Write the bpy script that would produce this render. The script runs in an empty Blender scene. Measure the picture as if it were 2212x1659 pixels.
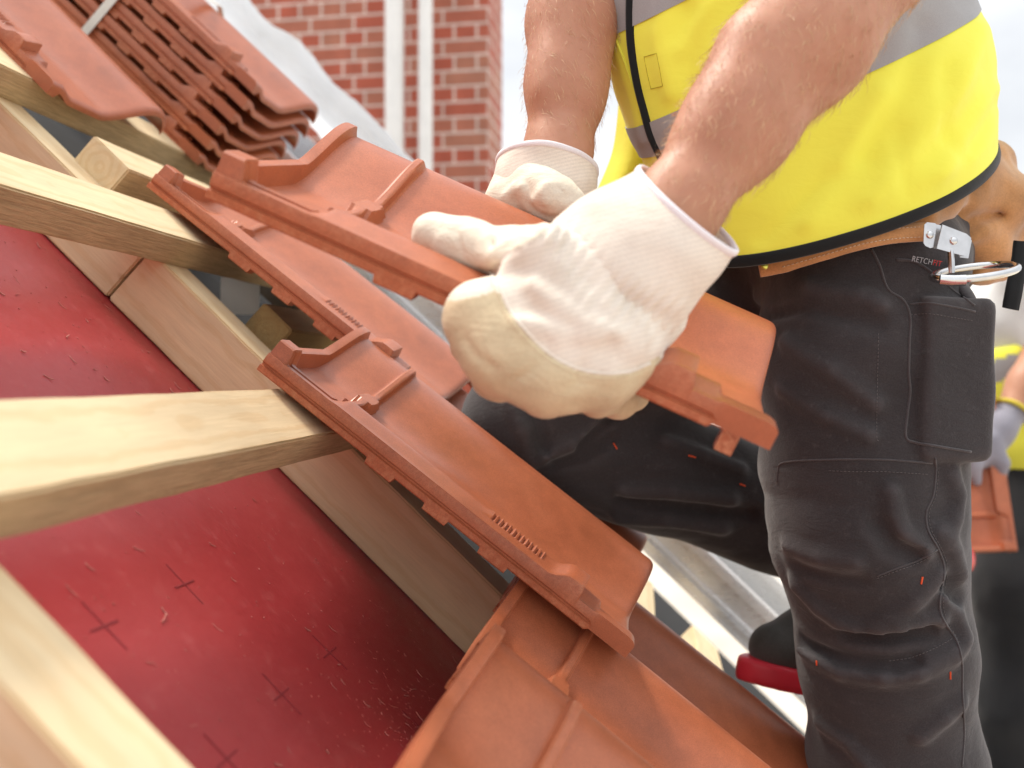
import bpy, bmesh, math, random
import numpy as np
from mathutils import Vector, Matrix
from mathutils.bvhtree import BVHTree
rad = math.radians
random.seed(7); RNG = np.random.default_rng(7)
scene = bpy.context.scene
COL = scene.collection

# ------------------------------------------------------------------ camera
F = 2100.0                     # focal length in units of a 2212 px wide picture
HC = 5.2                       # eye height above the ground
CAM = np.array([0.0, 0.0, HC])
cam_d = bpy.data.cameras.new("camera")
cam = bpy.data.objects.new("camera", cam_d); COL.objects.link(cam)
cam.location = CAM; cam.rotation_euler = (rad(90), 0, 0)
cam_d.sensor_width = 36; cam_d.lens = F / 2212 * 36
cam_d.shift_y = -21.5 / 2212
cam_d.clip_start = 0.05; cam_d.clip_end = 800
cam_d.dof.use_dof = True; cam_d.dof.focus_distance = 1.06; cam_d.dof.aperture_fstop = 3.6
scene.camera = cam

# ------------------------------------------------------------------ sky and sun
SUN_EL, SUN_AZ = 64.0, -55.0   # high, beyond the roof and up-slope, veiled
world = bpy.data.worlds.new("World"); scene.world = world; world.use_nodes = True
wn = world.node_tree.nodes; wl = world.node_tree.links
bg = wn["Background"]
sky = wn.new("ShaderNodeTexSky"); sky.sky_type = 'NISHITA'; sky.sun_disc = False
sky.sun_elevation = rad(SUN_EL); sky.sun_rotation = rad(SUN_AZ); sky.dust_density = 3.0; sky.ozone_density = 1.0
tc = wn.new("ShaderNodeTexCoord"); nz = wn.new("ShaderNodeTexNoise")
nz.inputs['Scale'].default_value = 3.0; nz.inputs['Detail'].default_value = 7; nz.inputs['Roughness'].default_value = .56
mp = wn.new("ShaderNodeMapping"); mp.inputs['Scale'].default_value = (1, 1, 2.2)
rp = wn.new("ShaderNodeValToRGB"); rp.color_ramp.elements[0].position = .34; rp.color_ramp.elements[1].position = .60
rp.color_ramp.elements[0].color = (.72, .72, .72, 1)
mx = wn.new("ShaderNodeMix"); mx.data_type = 'RGBA'
mx.inputs[7].default_value = (12.6, 12.9, 13.3, 1)          # thin bright overcast
sx = wn.new("ShaderNodeSeparateXYZ"); gr = wn.new("ShaderNodeMapRange")   # an overcast sky is brighter overhead than at the horizon
gr.inputs[1].default_value = .30; gr.inputs[2].default_value = .95; gr.inputs[3].default_value = 1.12; gr.inputs[4].default_value = 2.1
vm = wn.new("ShaderNodeVectorMath"); vm.operation = 'SCALE'
wl.new(tc.outputs['Generated'], mp.inputs[0]); wl.new(mp.outputs[0], nz.inputs['Vector']); wl.new(tc.outputs['Generated'], sx.inputs[0])
wl.new(nz.outputs[0], rp.inputs[0]); wl.new(rp.outputs[0], mx.inputs[0]); wl.new(sky.outputs[0], mx.inputs[6])
wl.new(sx.outputs[2], gr.inputs[0]); wl.new(mx.outputs[2], vm.inputs[0]); wl.new(gr.outputs[0], vm.inputs['Scale'])
wl.new(vm.outputs[0], bg.inputs[0]); bg.inputs[1].default_value = 0.061
sd = bpy.data.lights.new("sun", 'SUN'); sd.energy = 3.2; sd.angle = rad(11); sd.color = (1, .93, .82)
sun = bpy.data.objects.new("sun", sd); COL.objects.link(sun)
_sv = Vector((math.sin(rad(SUN_AZ)) * math.cos(rad(SUN_EL)), math.cos(rad(SUN_AZ)) * math.cos(rad(SUN_EL)), math.sin(rad(SUN_EL))))
sun.rotation_euler = _sv.to_track_quat('Z', 'Y').to_euler(); sun.location = (0, 6, 14)
vs = scene.view_settings
vs.view_transform = 'Standard'; vs.look = 'None'; vs.exposure = 0.3; vs.gamma = 1; vs.use_curve_mapping = False

# ------------------------------------------------------------------ helpers
def W(x, y, Y):
    """point at depth Y that the picture shows at (x, y)"""
    return np.array([(x - 1106) / F * Y, Y, HC + (808 - y) / F * Y])
def WL(*pts): return np.array([W(*p) for p in pts])
def px(p):
    p = np.asarray(p, float)
    return np.stack([1106 + F * p[..., 0] / p[..., 1], 808 - F * (p[..., 2] - HC) / p[..., 1]], -1)
WLOC = {}
def setp(o, label=None, cat=None, group=None, kind=None):
    if label: o['label'] = label
    if cat: o['category'] = cat
    if group: o['group'] = group
    if kind: o['kind'] = kind
    return o
def empty(name, loc, label=None, cat=None, group=None):
    o = bpy.data.objects.new(name, None); o.empty_display_size = .05
    o.location = loc; COL.objects.link(o); WLOC[o] = np.array(loc, float)
    return setp(o, label, cat, group)
def finish(me, mats, smooth=True, sharp=40):
    if not isinstance(mats, (list, tuple)): mats = [mats]
    for m in mats: me.materials.append(m)
    if smooth:
        me.shade_smooth()
        if sharp: me.set_sharp_from_angle(angle=rad(sharp))
    me.update()
def add(name, V, Fc, mats, parent=None, smooth=True, sharp=40, midx=None, loc=None):
    """mesh object from world-space vertices; its origin is its parent's or loc"""
    V = np.asarray(V, float)
    o0 = np.zeros(3)
    if parent is not None: o0 = WLOC[parent]
    if loc is not None: o0w = np.asarray(loc, float)
    else: o0w = o0
    me = bpy.data.meshes.new(name)
    me.from_pydata((V - o0w).tolist(), [], [list(map(int, f)) for f in Fc])
    if midx is not None: me.polygons.foreach_set('material_index', np.asarray(midx, np.int32))
    finish(me, mats, smooth, sharp)
    o = bpy.data.objects.new(name, me); COL.objects.link(o)
    if parent is not None: o.parent = parent
    o.location = o0w - o0
    WLOC[o] = o0w
    return o
def grid_faces(n, m, wrap_m=False, wrap_n=False, off=0):
    f = []
    for i in range(n if wrap_n else n - 1):
        for j in range(m if wrap_m else m - 1):
            a = i * m + j; b = i * m + (j + 1) % m; i2 = (i + 1) % n
            f.append((off + a, off + b, off + i2 * m + (j + 1) % m, off + i2 * m + j))
    return f
def merge(parts):
    V = []; Fc = []; n = 0
    for v, f in parts:
        v = np.asarray(v, float); V.append(v); Fc += [tuple(int(i) + n for i in q) for q in f]; n += len(v)
    return np.concatenate(V), Fc
def catmull(P, n, closed=False):
    P = np.asarray(P, float); N = len(P)
    segs = N if closed else N - 1
    out = []
    for i in range(segs):
        p1, p2 = P[i], P[(i + 1) % N]
        p0 = P[(i - 1) % N] if (closed or i > 0) else 2 * p1 - p2
        p3 = P[(i + 2) % N] if (closed or i + 2 < N) else 2 * p2 - p1
        for k in range(n):
            t = k / n
            out.append(.5 * ((2 * p1) + (p2 - p0) * t + (2 * p0 - 5 * p1 + 4 * p2 - p3) * t * t + (3 * p1 - p0 - 3 * p2 + p3) * t ** 3))
    if not closed: out.append(P[-1])
    return np.array(out)
def tube(P, r, k=8, closed=False, flat=None, up=None):
    """tube along points P; r scalar or list; flat = (a, b) scales"""
    P = np.asarray(P, float); n = len(P)
    r = np.full(n, r) if np.isscalar(r) else np.asarray(r, float)
    T = np.gradient(P, axis=0) if not closed else (np.roll(P, -1, 0) - np.roll(P, 1, 0))
    T /= np.linalg.norm(T, axis=1, keepdims=True) + 1e-12
    if up is None: up = np.array([0, 0, 1.0]) if abs(T[0][2]) < .9 else np.array([1.0, 0, 0])
    V = []; N = up - T[0] * np.dot(up, T[0])
    for i in range(n):
        N = N - T[i] * np.dot(N, T[i]); N /= np.linalg.norm(N) + 1e-12
        B = np.cross(T[i], N)
        fa, fb = flat if flat else (1, 1)
        for a in range(k):
            t = 2 * math.pi * a / k
            V.append(P[i] + r[i] * (fa * math.cos(t) * N + fb * math.sin(t) * B))
    Fc = grid_faces(n, k, True, closed)
    if not closed: Fc += [tuple(range(k))[::-1], tuple((n - 1) * k + i for i in range(k))]
    return np.array(V), Fc
def box(c, ax, ay, az):
    """box of half-vectors"""
    c, ax, ay, az = map(lambda q: np.asarray(q, float), (c, ax, ay, az))
    V = [c + sx * ax + sy * ay + sz * az for sx in (-1, 1) for sy in (-1, 1) for sz in (-1, 1)]
    return np.array(V), [(0, 1, 3, 2), (4, 6, 7, 5), (0, 4, 5, 1), (2, 3, 7, 6), (0, 2, 6, 4), (1, 5, 7, 3)]
def bevelled(name, V, Fc, mats, width, parent=None, seg=2, sharp=40, loc=None, local_M=None, subdiv=0, rough=0):
    bm = bmesh.new()
    vs_ = [bm.verts.new(v) for v in V]
    for f in Fc: bm.faces.new([vs_[i] for i in f])
    bmesh.ops.recalc_face_normals(bm, faces=bm.faces)
    bmesh.ops.bevel(bm, geom=list(bm.edges), offset=width, segments=seg, affect='EDGES', profile=.6)
    me = bpy.data.meshes.new(name); 
    bm.to_mesh(me); bm.free()
    vv = np.array([v.co[:] for v in me.vertices]); ff = [tuple(p.vertices) for p in me.polygons]
    bpy.data.meshes.remove(me)
    return add(name, vv, ff, mats, parent, True, sharp, loc=loc)
def hsh(i, j, k, s=0):
    n = (i * 374761393 + j * 668265263 + k * 2147483647 + s * 1274126177) & 0xffffffff
    n = ((n ^ (n >> 13)) * 1274126177) & 0xffffffff
    return ((n ^ (n >> 16)) & 0xffff) / 65535.0
def vnoise(P, sc, seed=0):
    q = np.asarray(P) * sc; i = np.floor(q).astype(np.int64); f = q - i; f = f * f * (3 - 2 * f)
    r = 0
    for a in (0, 1):
        for b in (0, 1):
            for c in (0, 1):
                w = (f[..., 0] if a else 1 - f[..., 0]) * (f[..., 1] if b else 1 - f[..., 1]) * (f[..., 2] if c else 1 - f[..., 2])
                r = r + w * hsh(i[..., 0] + a, i[..., 1] + b, i[..., 2] + c, seed)
    return r * 2 - 1
def sstep(a, b, x):
    t = np.clip((np.asarray(x, float) - a) / (b - a), 0, 1); return t * t * (3 - 2 * t)

# ------------------------------------------------------------------ materials
class NT:
    def __init__(s, name):
        s.m = bpy.data.materials.new(name); s.m.use_nodes = True
        s.n = s.m.node_tree.nodes; s.l = s.m.node_tree.links; s.b = s.n['Principled BSDF']
    def node(s, t, **kw):
        n = s.n.new(t)
        for k, v in kw.items():
            if k in n.inputs.keys(): n.inputs[k].default_value = v
            else: setattr(n, k, v)
        return n
    def coord(s, scale=(1, 1, 1), kind='Object', rot=(0, 0, 0)):
        t = s.node('ShaderNodeTexCoord'); m = s.node('ShaderNodeMapping'); m.inputs['Scale'].default_value = scale; m.inputs['Rotation'].default_value = rot
        s.l.new(t.outputs[kind], m.inputs[0]); return m.outputs[0]
    def noise(s, vec, scale, detail=4, rough=.5, dist=0):
        n = s.node('ShaderNodeTexNoise'); n.inputs['Scale'].default_value = scale; n.inputs['Detail'].default_value = detail
        n.inputs['Roughness'].default_value = rough; n.inputs['Distortion'].default_value = dist
        s.l.new(vec, n.inputs['Vector']); return n.outputs[0]
    def ramp(s, fac, stops):
        r = s.node('ShaderNodeValToRGB'); e = r.color_ramp.elements
        while len(e) < len(stops): e.new(.5)
        for q, (p, c) in zip(e, stops):
            q.position = p; q.color = (c[0], c[1], c[2], 1) if not np.isscalar(c) else (c, c, c, 1)
        s.l.new(fac, r.inputs[0]); return r.outputs[0]
    def mix(s, fac, a, b, blend='MIX'):
        m = s.node('ShaderNodeMix', data_type='RGBA', blend_type=blend)
        for sock, v in ((0, fac), (6, a), (7, b)):
            if hasattr(v, 'is_linked') or hasattr(v, 'node'): s.l.new(v, m.inputs[sock])
            else: m.inputs[sock].default_value = v if np.isscalar(v) else (*v, 1)
        return m.outputs[2]
    def bump(s, h, strength=.3, dist=.002, prev=None):
        b = s.node('ShaderNodeBump'); b.inputs['Strength'].default_value = strength; b.inputs['Distance'].default_value = dist
        s.l.new(h, b.inputs['Height'])
        if prev is not None: s.l.new(prev, b.inputs['Normal'])
        s.l.new(b.outputs[0], s.b.inputs['Normal']); return b.outputs[0]
    def set(s, color=None, rough=None, **kw):
        if color is not None:
            if hasattr(color, 'node'): s.l.new(color, s.b.inputs['Base Color'])
            else: s.b.inputs['Base Color'].default_value = (*color, 1)
        if rough is not None:
            if hasattr(rough, 'node'): s.l.new(rough, s.b.inputs['Roughness'])
            else: s.b.inputs['Roughness'].default_value = rough
        for k, v in kw.items(): s.b.inputs[k.replace('_', ' ')].default_value = v
        return s.m
def m_plain(name, c, rough=.6, var=.15, sc=30, bump=.1, bsc=200, bd=.001, **kw):
    t = NT(name); v = t.coord()
    n = t.noise(v, sc, 5)
    c0 = tuple(x * (1 - var) for x in c); c1 = tuple(min(1, x * (1 + var)) for x in c)
    col = t.ramp(n, [(.3, c0), (.7, c1)])
    if bump: t.bump(t.noise(v, bsc, 3), bump, bd)
    return t.set(col, rough, **kw)
def m_wood(name, c, dark=.55, rough_sawn=.5, fibre=.4):
    t = NT(name); v = t.coord((1.1, 13, 13)); v2 = t.coord((7, 150, 150)); v3 = t.coord((2, 5, 5))
    n1 = t.noise(v, 2.0, 5, .55, 1.6); n2 = t.noise(v2, 3, 4, .7); n3 = t.noise(v3, 3, 3)
    w = t.node('ShaderNodeTexWave', wave_type='RINGS', rings_direction='X'); w.inputs['Scale'].default_value = 26; w.inputs['Distortion'].default_value = 5; w.inputs['Detail'].default_value = 3; w.inputs['Detail Scale'].default_value = 1.2
    t.l.new(t.coord((.5, 1, 1)), w.inputs['Vector'])
    d = tuple(x * dark for x in c); l = tuple(min(1, x * 1.1) for x in c)
    c1 = t.ramp(n1, [(.25, tuple(x * (.6 + .4 * dark) for x in c)), (.5, c), (.75, l)])
    ring = t.ramp(w.outputs[0], [(.45, 0), (.9, 1)])
    c1 = t.mix(t.mix(.32, (0, 0, 0), ring), c1, (c[0] * .82, c[1] * .66, c[2] * .48))
    fib = t.ramp(n2, [(.35, tuple(x * .62 for x in c)), (.62, l)])
    col = t.mix(fibre, c1, fib)
    vor = t.node('ShaderNodeTexVoronoi'); vor.inputs['Scale'].default_value = 3.4
    t.l.new(t.coord((1.0, 3.6, 3.6)), vor.inputs['Vector'])
    knot = t.ramp(vor.outputs['Distance'], [(.0, 1), (.05, .8), (.10, 0)])
    col = t.mix(knot, col, (c[0] * .5, c[1] * .34, c[2] * .22))
    col = t.mix(1.0, col, t.ramp(n3, [(.35, 1), (.65, .88)]), 'MULTIPLY')
    b = t.bump(n2, rough_sawn, .003); t.bump(n1, .12, .002, b)
    return t.set(col, .82, Specular_IOR_Level=.2)
def m_clay(name, c):
    t = NT(name); v = t.coord()
    inf = t.node('ShaderNodeObjectInfo'); big = t.noise(v, 7, 5, .6); fine = t.noise(v, 900, 2); pit = t.noise(v, 170, 5, .75); mid = t.noise(v, 46, 4, .6)
    a = tuple(x * .80 for x in c); b = (min(1, c[0] * 1.08), c[1] * 1.2, c[2] * 1.25)
    col = t.ramp(big, [(.28, a), (.5, c), (.75, b)])
    col = t.mix(1, col, t.ramp(mid, [(.3, .9), (.7, 1.07)]), 'MULTIPLY')
    col = t.mix(1, col, t.ramp(inf.outputs['Random'], [(0, (.92, .90, .92)), (1, (1.06, 1.05, 1.0))]), 'MULTIPLY')
    col = t.mix(1.0, col, t.ramp(fine, [(.32, .80), (.55, 1.0), (.78, 1.16)]), 'MULTIPLY')
    geo = t.node('ShaderNodeNewGeometry')
    wear = t.ramp(geo.outputs['Pointiness'], [(.53, 0), (.60, 1)])
    chips = t.mix(1, wear, t.ramp(pit, [(.45, 0), (.62, 1)]), 'MULTIPLY')
    spots = t.ramp(pit, [(.71, 0), (.76, .8)])
    col = t.mix(t.mix(.5, (0, 0, 0), chips), col, (.70, .36, .20))
    col = t.mix(t.mix(.35, (0, 0, 0), spots), col, (.74, .46, .33))
    dark = t.ramp(pit, [(.20, 1), (.27, 0)])
    col = t.mix(t.mix(.4, (0, 0, 0), dark), col, (.20, .06, .035))
    b1 = t.bump(pit, .16, .0012); b2 = t.bump(fine, .14, .0004, b1); t.bump(mid, .10, .002, b2)
    r = t.ramp(big, [(.3, .30), (.7, .43)])
    return t.set(col, r, Specular_IOR_Level=.42)

def m_fabric(name, c, rough=.9, var=.12, weave=1600, wb=.25, big=6, sheen=.15, stripes=0, worn=0, speck=.1, stains=0, wrink=0):
    t = NT(name); v = t.coord()
    n = t.noise(v, big, 4); fi = t.noise(v, weave, 2)
    c0 = tuple(x * (1 - var) for x in c); c1 = tuple(min(1, x * (1 + var)) for x in c)
    col = t.ramp(n, [(.3, c0), (.7, c1)])
    col = t.mix(1.0, col, t.ramp(fi, [(.3, 1 - speck), (.7, 1 + speck)]), 'MULTIPLY')
    if stripes:
        w = t.node('ShaderNodeTexWave', wave_type='BANDS', bands_direction='Z'); w.inputs['Scale'].default_value = stripes; w.inputs['Distortion'].default_value = .6; w.inputs['Detail Scale'].default_value = .4
        t.l.new(t.coord((1, 1, 1), rot=(0, .28, 0)), w.inputs['Vector']); col = t.mix(1, col, t.ramp(w.outputs[0], [(.2, .945), (.7, 1.02)]), 'MULTIPLY')
    if worn:
        geo = t.node('ShaderNodeNewGeometry'); col = t.mix(t.ramp(geo.outputs['Pointiness'], [(.505, 0), (.56, worn)]), col, tuple(min(1, x * 2.6 + .01) for x in c))
        dirt = t.noise(v, 90, 6, .75); col = t.mix(t.ramp(dirt, [(.56, 0), (.72, .30)]), col, tuple(min(1, x * 2.2 + .012) for x in c))
    if stains: col = t.mix(t.ramp(t.noise(v, 17, 6, .7), [(.50, 0), (.78, stains)]), col, (.34, .20, .11))
    b = t.bump(fi, wb, .0004)
    if wrink: b = t.bump(t.noise(t.coord((1, 1, 2.2), rot=(.3, .5, 0)), 22, 5, .6, 1.2), wrink, .006, b)
    t.bump(t.noise(v, 60, 3), .12, .003, b)
    return t.set(col, rough, Sheen_Weight=sheen, Specular_IOR_Level=.12)

WOOD = m_wood('planed pine', (.76, .60, .38), .8, .18, .16)
WOODS = m_wood('rough sawn shaded side', (.60, .46, .275), .62, .9, .7)  # rougher than the top, with some side-face shade put into its darker colour
WOOD2 = m_wood('rough sawn wood', (.52, .37, .17), .6, .7)
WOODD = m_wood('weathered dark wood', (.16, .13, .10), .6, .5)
CLAY = m_clay('fired clay', (.425, .126, .058))

# ------------------------------------------------------------------ roof frame
TH = math.atan(279 / F); PITCH = rad(43.3); H0 = .276
e_ = np.array([math.sin(TH), math.cos(TH), 0]); dh = np.array([math.cos(TH), -math.sin(TH), 0]); zz = np.array([0, 0, 1.0])
s_ = math.cos(PITCH) * dh - math.sin(PITCH) * zz
n_ = math.sin(PITCH) * dh + math.cos(PITCH) * zz
def R(E, t, q): return CAM + e_ * E + s_ * t + n_ * (q - H0)
def basis(o, x, y, z, loc):
    m = Matrix([[x[i], y[i], z[i], loc[i]] for i in range(3)] + [[0, 0, 0, 1]])
    o.matrix_world = m
def batten(name, E0, E1, t0, t1, q0, q1, mat, label, cat='batten', group=None, along='e', wob=.0006):
    """squared timber; its length is the local x axis"""
    if along == 'e': L, A, B = E1 - E0, t1 - t0, q1 - q0; X, Yv = e_, -s_
    else: L, A, B = t1 - t0, E1 - E0, q1 - q0; X, Yv = s_, e_
    c = R((E0 + E1) / 2, (t0 + t1) / 2, (q0 + q1) / 2)
    nx = max(2, int(L / .03))
    bm = bmesh.new(); bmesh.ops.create_cube(bm, size=1)
    bmesh.ops.scale(bm, vec=(L, A, B), verts=bm.verts)
    bmesh.ops.bevel(bm, geom=list(bm.edges), offset=.0022, segments=2, affect='EDGES')
    for k in range(1, nx):
        bmesh.ops.bisect_plane(bm, geom=list(bm.verts) + list(bm.edges) + list(bm.faces), plane_co=(-L / 2 + L * k / nx, 0, 0), plane_no=(1, 0, 0))
    for v in bm.verts:
        p = np.array(v.co[:]) + c
        d = vnoise(p[None] * np.array([1, 1, 1]), 24, 3)[0] * wob; d2 = vnoise(p[None], 90, 5)[0] * wob * .4
        v.co.y += d + d2; v.co.z += d * .6 - d2
    me = bpy.data.meshes.new(name); bm.to_mesh(me); bm.free()
    if along == 'e' and mat is WOOD:
        for p in me.polygons:
            if p.normal.y < -.8: p.material_index = 1      # the side facing down the slope is rough sawn and toned darker as shade
        finish(me, [WOOD, WOODS], True, 35)
    else: finish(me, mat, True, 35)
    o = bpy.data.objects.new(name, me); COL.objects.link(o)
    basis(o, X, Yv, n_, c)
    return setp(o, label, cat, group)

# ------------------------------------------------------------------ clay roof tile (x down the slope, y across, z up)
TW, TL = .295, .485
def tile_ground(u):
    s = np.where(u < .262, sstep(.128, .258, u), 1.0)
    return .012 + .011 * (1 - sstep(.022, .058, u)) + .049 * s - .022 * np.clip((u - .258) / .037, 0, 1) ** 2
def tile_top(u, v):
    u = np.asarray(u, float); g = tile_ground(u) + 0 * v
    z = g.copy()
    # side rib that the neighbour's roll will cover
    wide = sstep(.080, .098, v)
    wdt = .0095 + .0250 * wide
    hr = .0225 + .0010 * wide
    kn = sstep(.372, .394, v) * (1 - sstep(.410, .413, v))
    hr = hr + .011 * kn
    hr = np.where(v > .4125, .0215, hr)
    ribend = sstep(.4345, .4375, v)
    ser = ((v > .285) & (v < .36) & (u > .016)) * .0017 * np.cos(2 * np.pi * v / .0056)
    inrib = (u <= wdt + 1e-6) & (ribend < .5)
    z = np.where(inrib, hr + ser + wide * .0065 * np.clip((u - .004) / .026, 0, 1), z)
    gro = (1 - wide) * ((u > wdt) & (u < wdt + .006))
    z = z - .003 * gro * (ribend < .5)
    line = np.exp(-((u - .0395) / .003) ** 2) * .002 * wide * (ribend < .5)
    z = z - line
    # head wall with its corner block
    hw = (1 - sstep(.0105, .0135, v))
    zw = np.maximum(.031, g + .010)
    z = np.where((u > wdt) & (u < .262), z + (zw - z) * hw, z)
    blk = (1 - sstep(.019, .023, v)) * sstep(.003, .007, u) * (1 - sstep(.032, .038, u))
    z = z + np.maximum(0, .040 - z) * blk
    # head-lap rib
    st = sstep(.10, .108, u) * (1 - sstep(.142, .150, u))
    rb = sstep(.0835 - .006 * st, .0865 - .006 * st, v) * (1 - sstep(.094 + .006 * st, .0975 + .006 * st, v))
    rb = rb * sstep(.036, .038, u) * (1 - sstep(.246, .254, u))
    z = z + rb * (.0095 + .0035 * st)
    # rolled lower edge
    e = np.clip((v - (TL - .010)) / .010, 0, 1)
    z = z - .0055 * (1 - np.sqrt(np.clip(1 - e * e, 0, 1)))
    return z
def make_tile_mesh(foot=False):
    us = np.unique(np.round(np.concatenate([[0, .0015, .003, .0062, .0093, .0097, .012, .0152, .0158, .018, .0235, .0285, .0315, .0341, .0349, .0365, .0385, .0400, .0415],
        np.arange(.045, .262, .009), [.262, .2655, .269, .273, .278, .284, .290, .2935, .295]]), 5))
    vs_ = np.unique(np.round(np.concatenate([[0, .0015, .004, .0095, .0108, .0122, .0135, .0185, .0205, .0225, .0245], np.arange(.032, .075, .012),
        np.arange(.0768, .108, .0018), np.arange(.112, .29, .014), np.arange(.2915, .3665, .00155), [.372, .379, .386, .392, .398, .404, .4095, .4103, .4118, .413, .4135, .42, .43, .4343, .4378],
        np.arange(.444, .474, .006), [.4755, .479, .4815, .4835, .4845, .485, .1505, .152, .186, .1875, .2275, .229, .258, .2595, .3005, .302, .336, .3375]]), 5))
    def rng(v, segs): return any(a <= v <= b for a, b in segs)
    rings = []
    tabs = ((.152, .186), (.229, .258), (.302, .336))
    for v in vs_:
        top = [(u, z) for u, z in zip(us, tile_top(us, np.full_like(us, v)))]
        shell = .0125
        bot = [(u, max(0.0, float(tile_ground(np.array([u]))[0]) - shell)) for u in us[::-1] if u > .02 and u < .293]
        far = [(.296, top[-1][1] - .003), (.296, top[-1][1] - .0095), (.2935, top[-1][1] - .0125)]
        lw = -.0065 if rng(v, tabs) else 0.0
        zt = top[0][1]; end = v > .4345
        ns = [(.017, lw), (.0155, lw), (-.0005, lw), (-.0018, lw + .0015), (-.0018, .0072), (.0016, .0084), (.0016, .0102), (-.0008, .0116), (-.0008, max(.012, zt - .0018))]
        if end: ns = [(.017, .001), (.0155, .002), (0, .0035), (0, .0042), (0, .005), (0, .006), (0, .007), (0, .009), (0, max(.0095, zt - .001))]
        ring = top + far + bot + ns
        rings.append([(v, u, z) for u, z in ring])
    m = len(rings[0]); V = np.array(rings).reshape(-1, 3); n = len(rings)
    Fc = grid_faces(n, m, True)
    Fc.append(tuple(range(m))); Fc.append(tuple((n - 1) * m + i for i in range(m))[::-1])
    # double the v lines beside the tab steps: vertical steps come from close v pairs
    parts = [(V, Fc)]
    parts.append(box((.030, .15, -.006), (.008, 0, 0), (0, .028, 0), (.002, 0, .016)))       # hanging nib
    parts.append(box((.010, .021, .030), (.0095, 0, 0), (0, .010, 0), (0, 0, .0085)))
    if foot: parts.append(box((TL - .03, .012, -.006), (.007, 0, 0), (0, .007, 0), (0, 0, .009)))
    V, Fc = merge(parts)
    bm = bmesh.new(); bv = [bm.verts.new(p) for p in V]
    for f in Fc:
        try: bm.faces.new([bv[i] for i in f])
        except ValueError: pass
    bmesh.ops.recalc_face_normals(bm, faces=bm.faces)
    me = bpy.data.meshes.new("roof_tile"); bm.to_mesh(me); bm.free()
    finish(me, CLAY, True, 32)
    return me
TILE = make_tile_mesh()
_first = [True]
tile_proto = bpy.data.objects.new("roof_tile", TILE)
def tile(x, y, z, loc, label, group):
    """x: down-slope axis, y: across, z: up (unit vectors)"""
    if _first[0]: o = tile_proto; _first[0] = False
    else: o = tile_proto.copy()
    COL.objects.link(o)
    basis(o, x, y, z, loc)
    for k in ('group',):
        if k in o: del o[k]
    return setp(o, label, 'roof tile', group)
def tilted(deg):
    P = PITCH - rad(deg)
    return math.cos(P) * dh - math.sin(P) * zz, math.sin(P) * dh + math.cos(P) * zz
CW = .262; SP = .352; T_A = -.297; E_A = .985; TILT = 5.4
def roof_tile(E, t, q, label, group='tiles already laid on the roof', tilt=TILT, yaw=0):
    v, w = tilted(tilt)
    y = e_
    if yaw: 
        c, s = math.cos(rad(yaw)), math.sin(rad(yaw)); v, y = v * c + y * s, y * c - v * s
    return tile(v, y, w, R(E, t, q), label, group)
roof_tile(E_A, T_A, .003, 'terracotta tile at the left end of its row, its head resting on the wide pale batten', yaw=.3, tilt=5.9)
roof_tile(E_A + CW, T_A, -.004, 'terracotta tile behind the knee of the crouching leg, under the foot of the upper tile')
roof_tile(E_A + CW, T_A - SP - .012, .004, 'terracotta tile of the uppermost laid row, with a serrated rib, alone on its batten')
EZ, QZ = .535, -.026
roof_tile(EZ, T_A + SP + .006, QZ, 'terracotta tile low in front, nearest to the lens, blurred head rim in its corner')
roof_tile(EZ + CW, T_A + SP + .006, QZ, 'terracotta tile partly covered by the tile whose head rests on the wide batten')
roof_tile(EZ + 2 * CW + .006, T_A + SP + .006, QZ - .001, 'terracotta tile on which the toe of the black boot is planted')
for k, lab in ((1, 'terracotta tile of the lowest row in the bottom right corner beside the trouser leg'),
               (2, 'terracotta tile of the lowest row next to the end of the bare battens')):
    roof_tile(EZ + k * CW, T_A + 2 * SP + .012, QZ - .012, lab)

# ------------------------------------------------------------------ timber
BW = .073; BT = .043
TB = -.2718
def bat(E0, E1, t, label, mat=WOOD, w=BW, q0=-BT, q1=0, group='battens across the roof'):
    return batten('roof_batten', E0, E1, t, t + w, q0, q1, mat, label, group=group)
bat(.42, 1.9, TB, 'wide pale pine batten in front, running under the lowest-left laid tile')
bat(.42, 1.9, TB - SP + .002, 'pale batten with rough brown side face running under the serrated upper tile')
bat(.42, 2.12, TB - 2 * SP + .015, 'blurred upper batten below the loose tile and the strapped bundle')
bat(.42, 2.12, TB - 3 * SP + .02, 'batten high on the roof under the heads of the strapped tiles')
bat(1.262, 2.12, -.776, 'short batten with a square sawn end lying just above the batten with rough side', w=.072, q0=-.05, q1=.001)
bat(.42, 2.10, TB + SP + .006, 'batten coming out from under the laid tiles, upper of two pale stubs by the boot', q0=-BT - .0265, q1=-.0265)
bat(.42, 2.10, TB + 2 * SP + .012, 'batten coming out from under the laid tiles, lower of two pale stubs by the boot', q0=-BT - .0385, q1=-.0385)
bat(1.58, 2.10, TB + SP * .5 - .01, 'short pale batten stub between the two longer ones, beside the aluminium rail', q0=-BT - .03, q1=-.03)
bat(1.58, 2.10, TB + SP * 1.5, 'short pale batten stub nearest the black boot, beside the aluminium rail', q0=-BT - .034, q1=-.034)
def counter(E0, E1, t0, t1, q0, q1, label, mat=WOOD, cat='counter batten', group=None):
    return batten('counter_batten', E0, E1, t0, t1, q0, q1, mat, label, cat, group, along='s')
counter(.432, .499, -1.6, 1.6, -BT - .055, -BT, 'cream coloured counter batten crossing the bottom left corner, out of focus', group='counter battens down the slope')
counter(1.200, 1.27, -.575, 1.6, -BT - .086, -BT, 'counter batten along the right edge of the red underlay, half in shadow', group='counter battens down the slope')
counter(1.200, 1.27, -1.9, -.579, -BT - .086, -BT, 'counter batten leading up to the left above the joint with a dark seam', group='counter battens down the slope')
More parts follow.
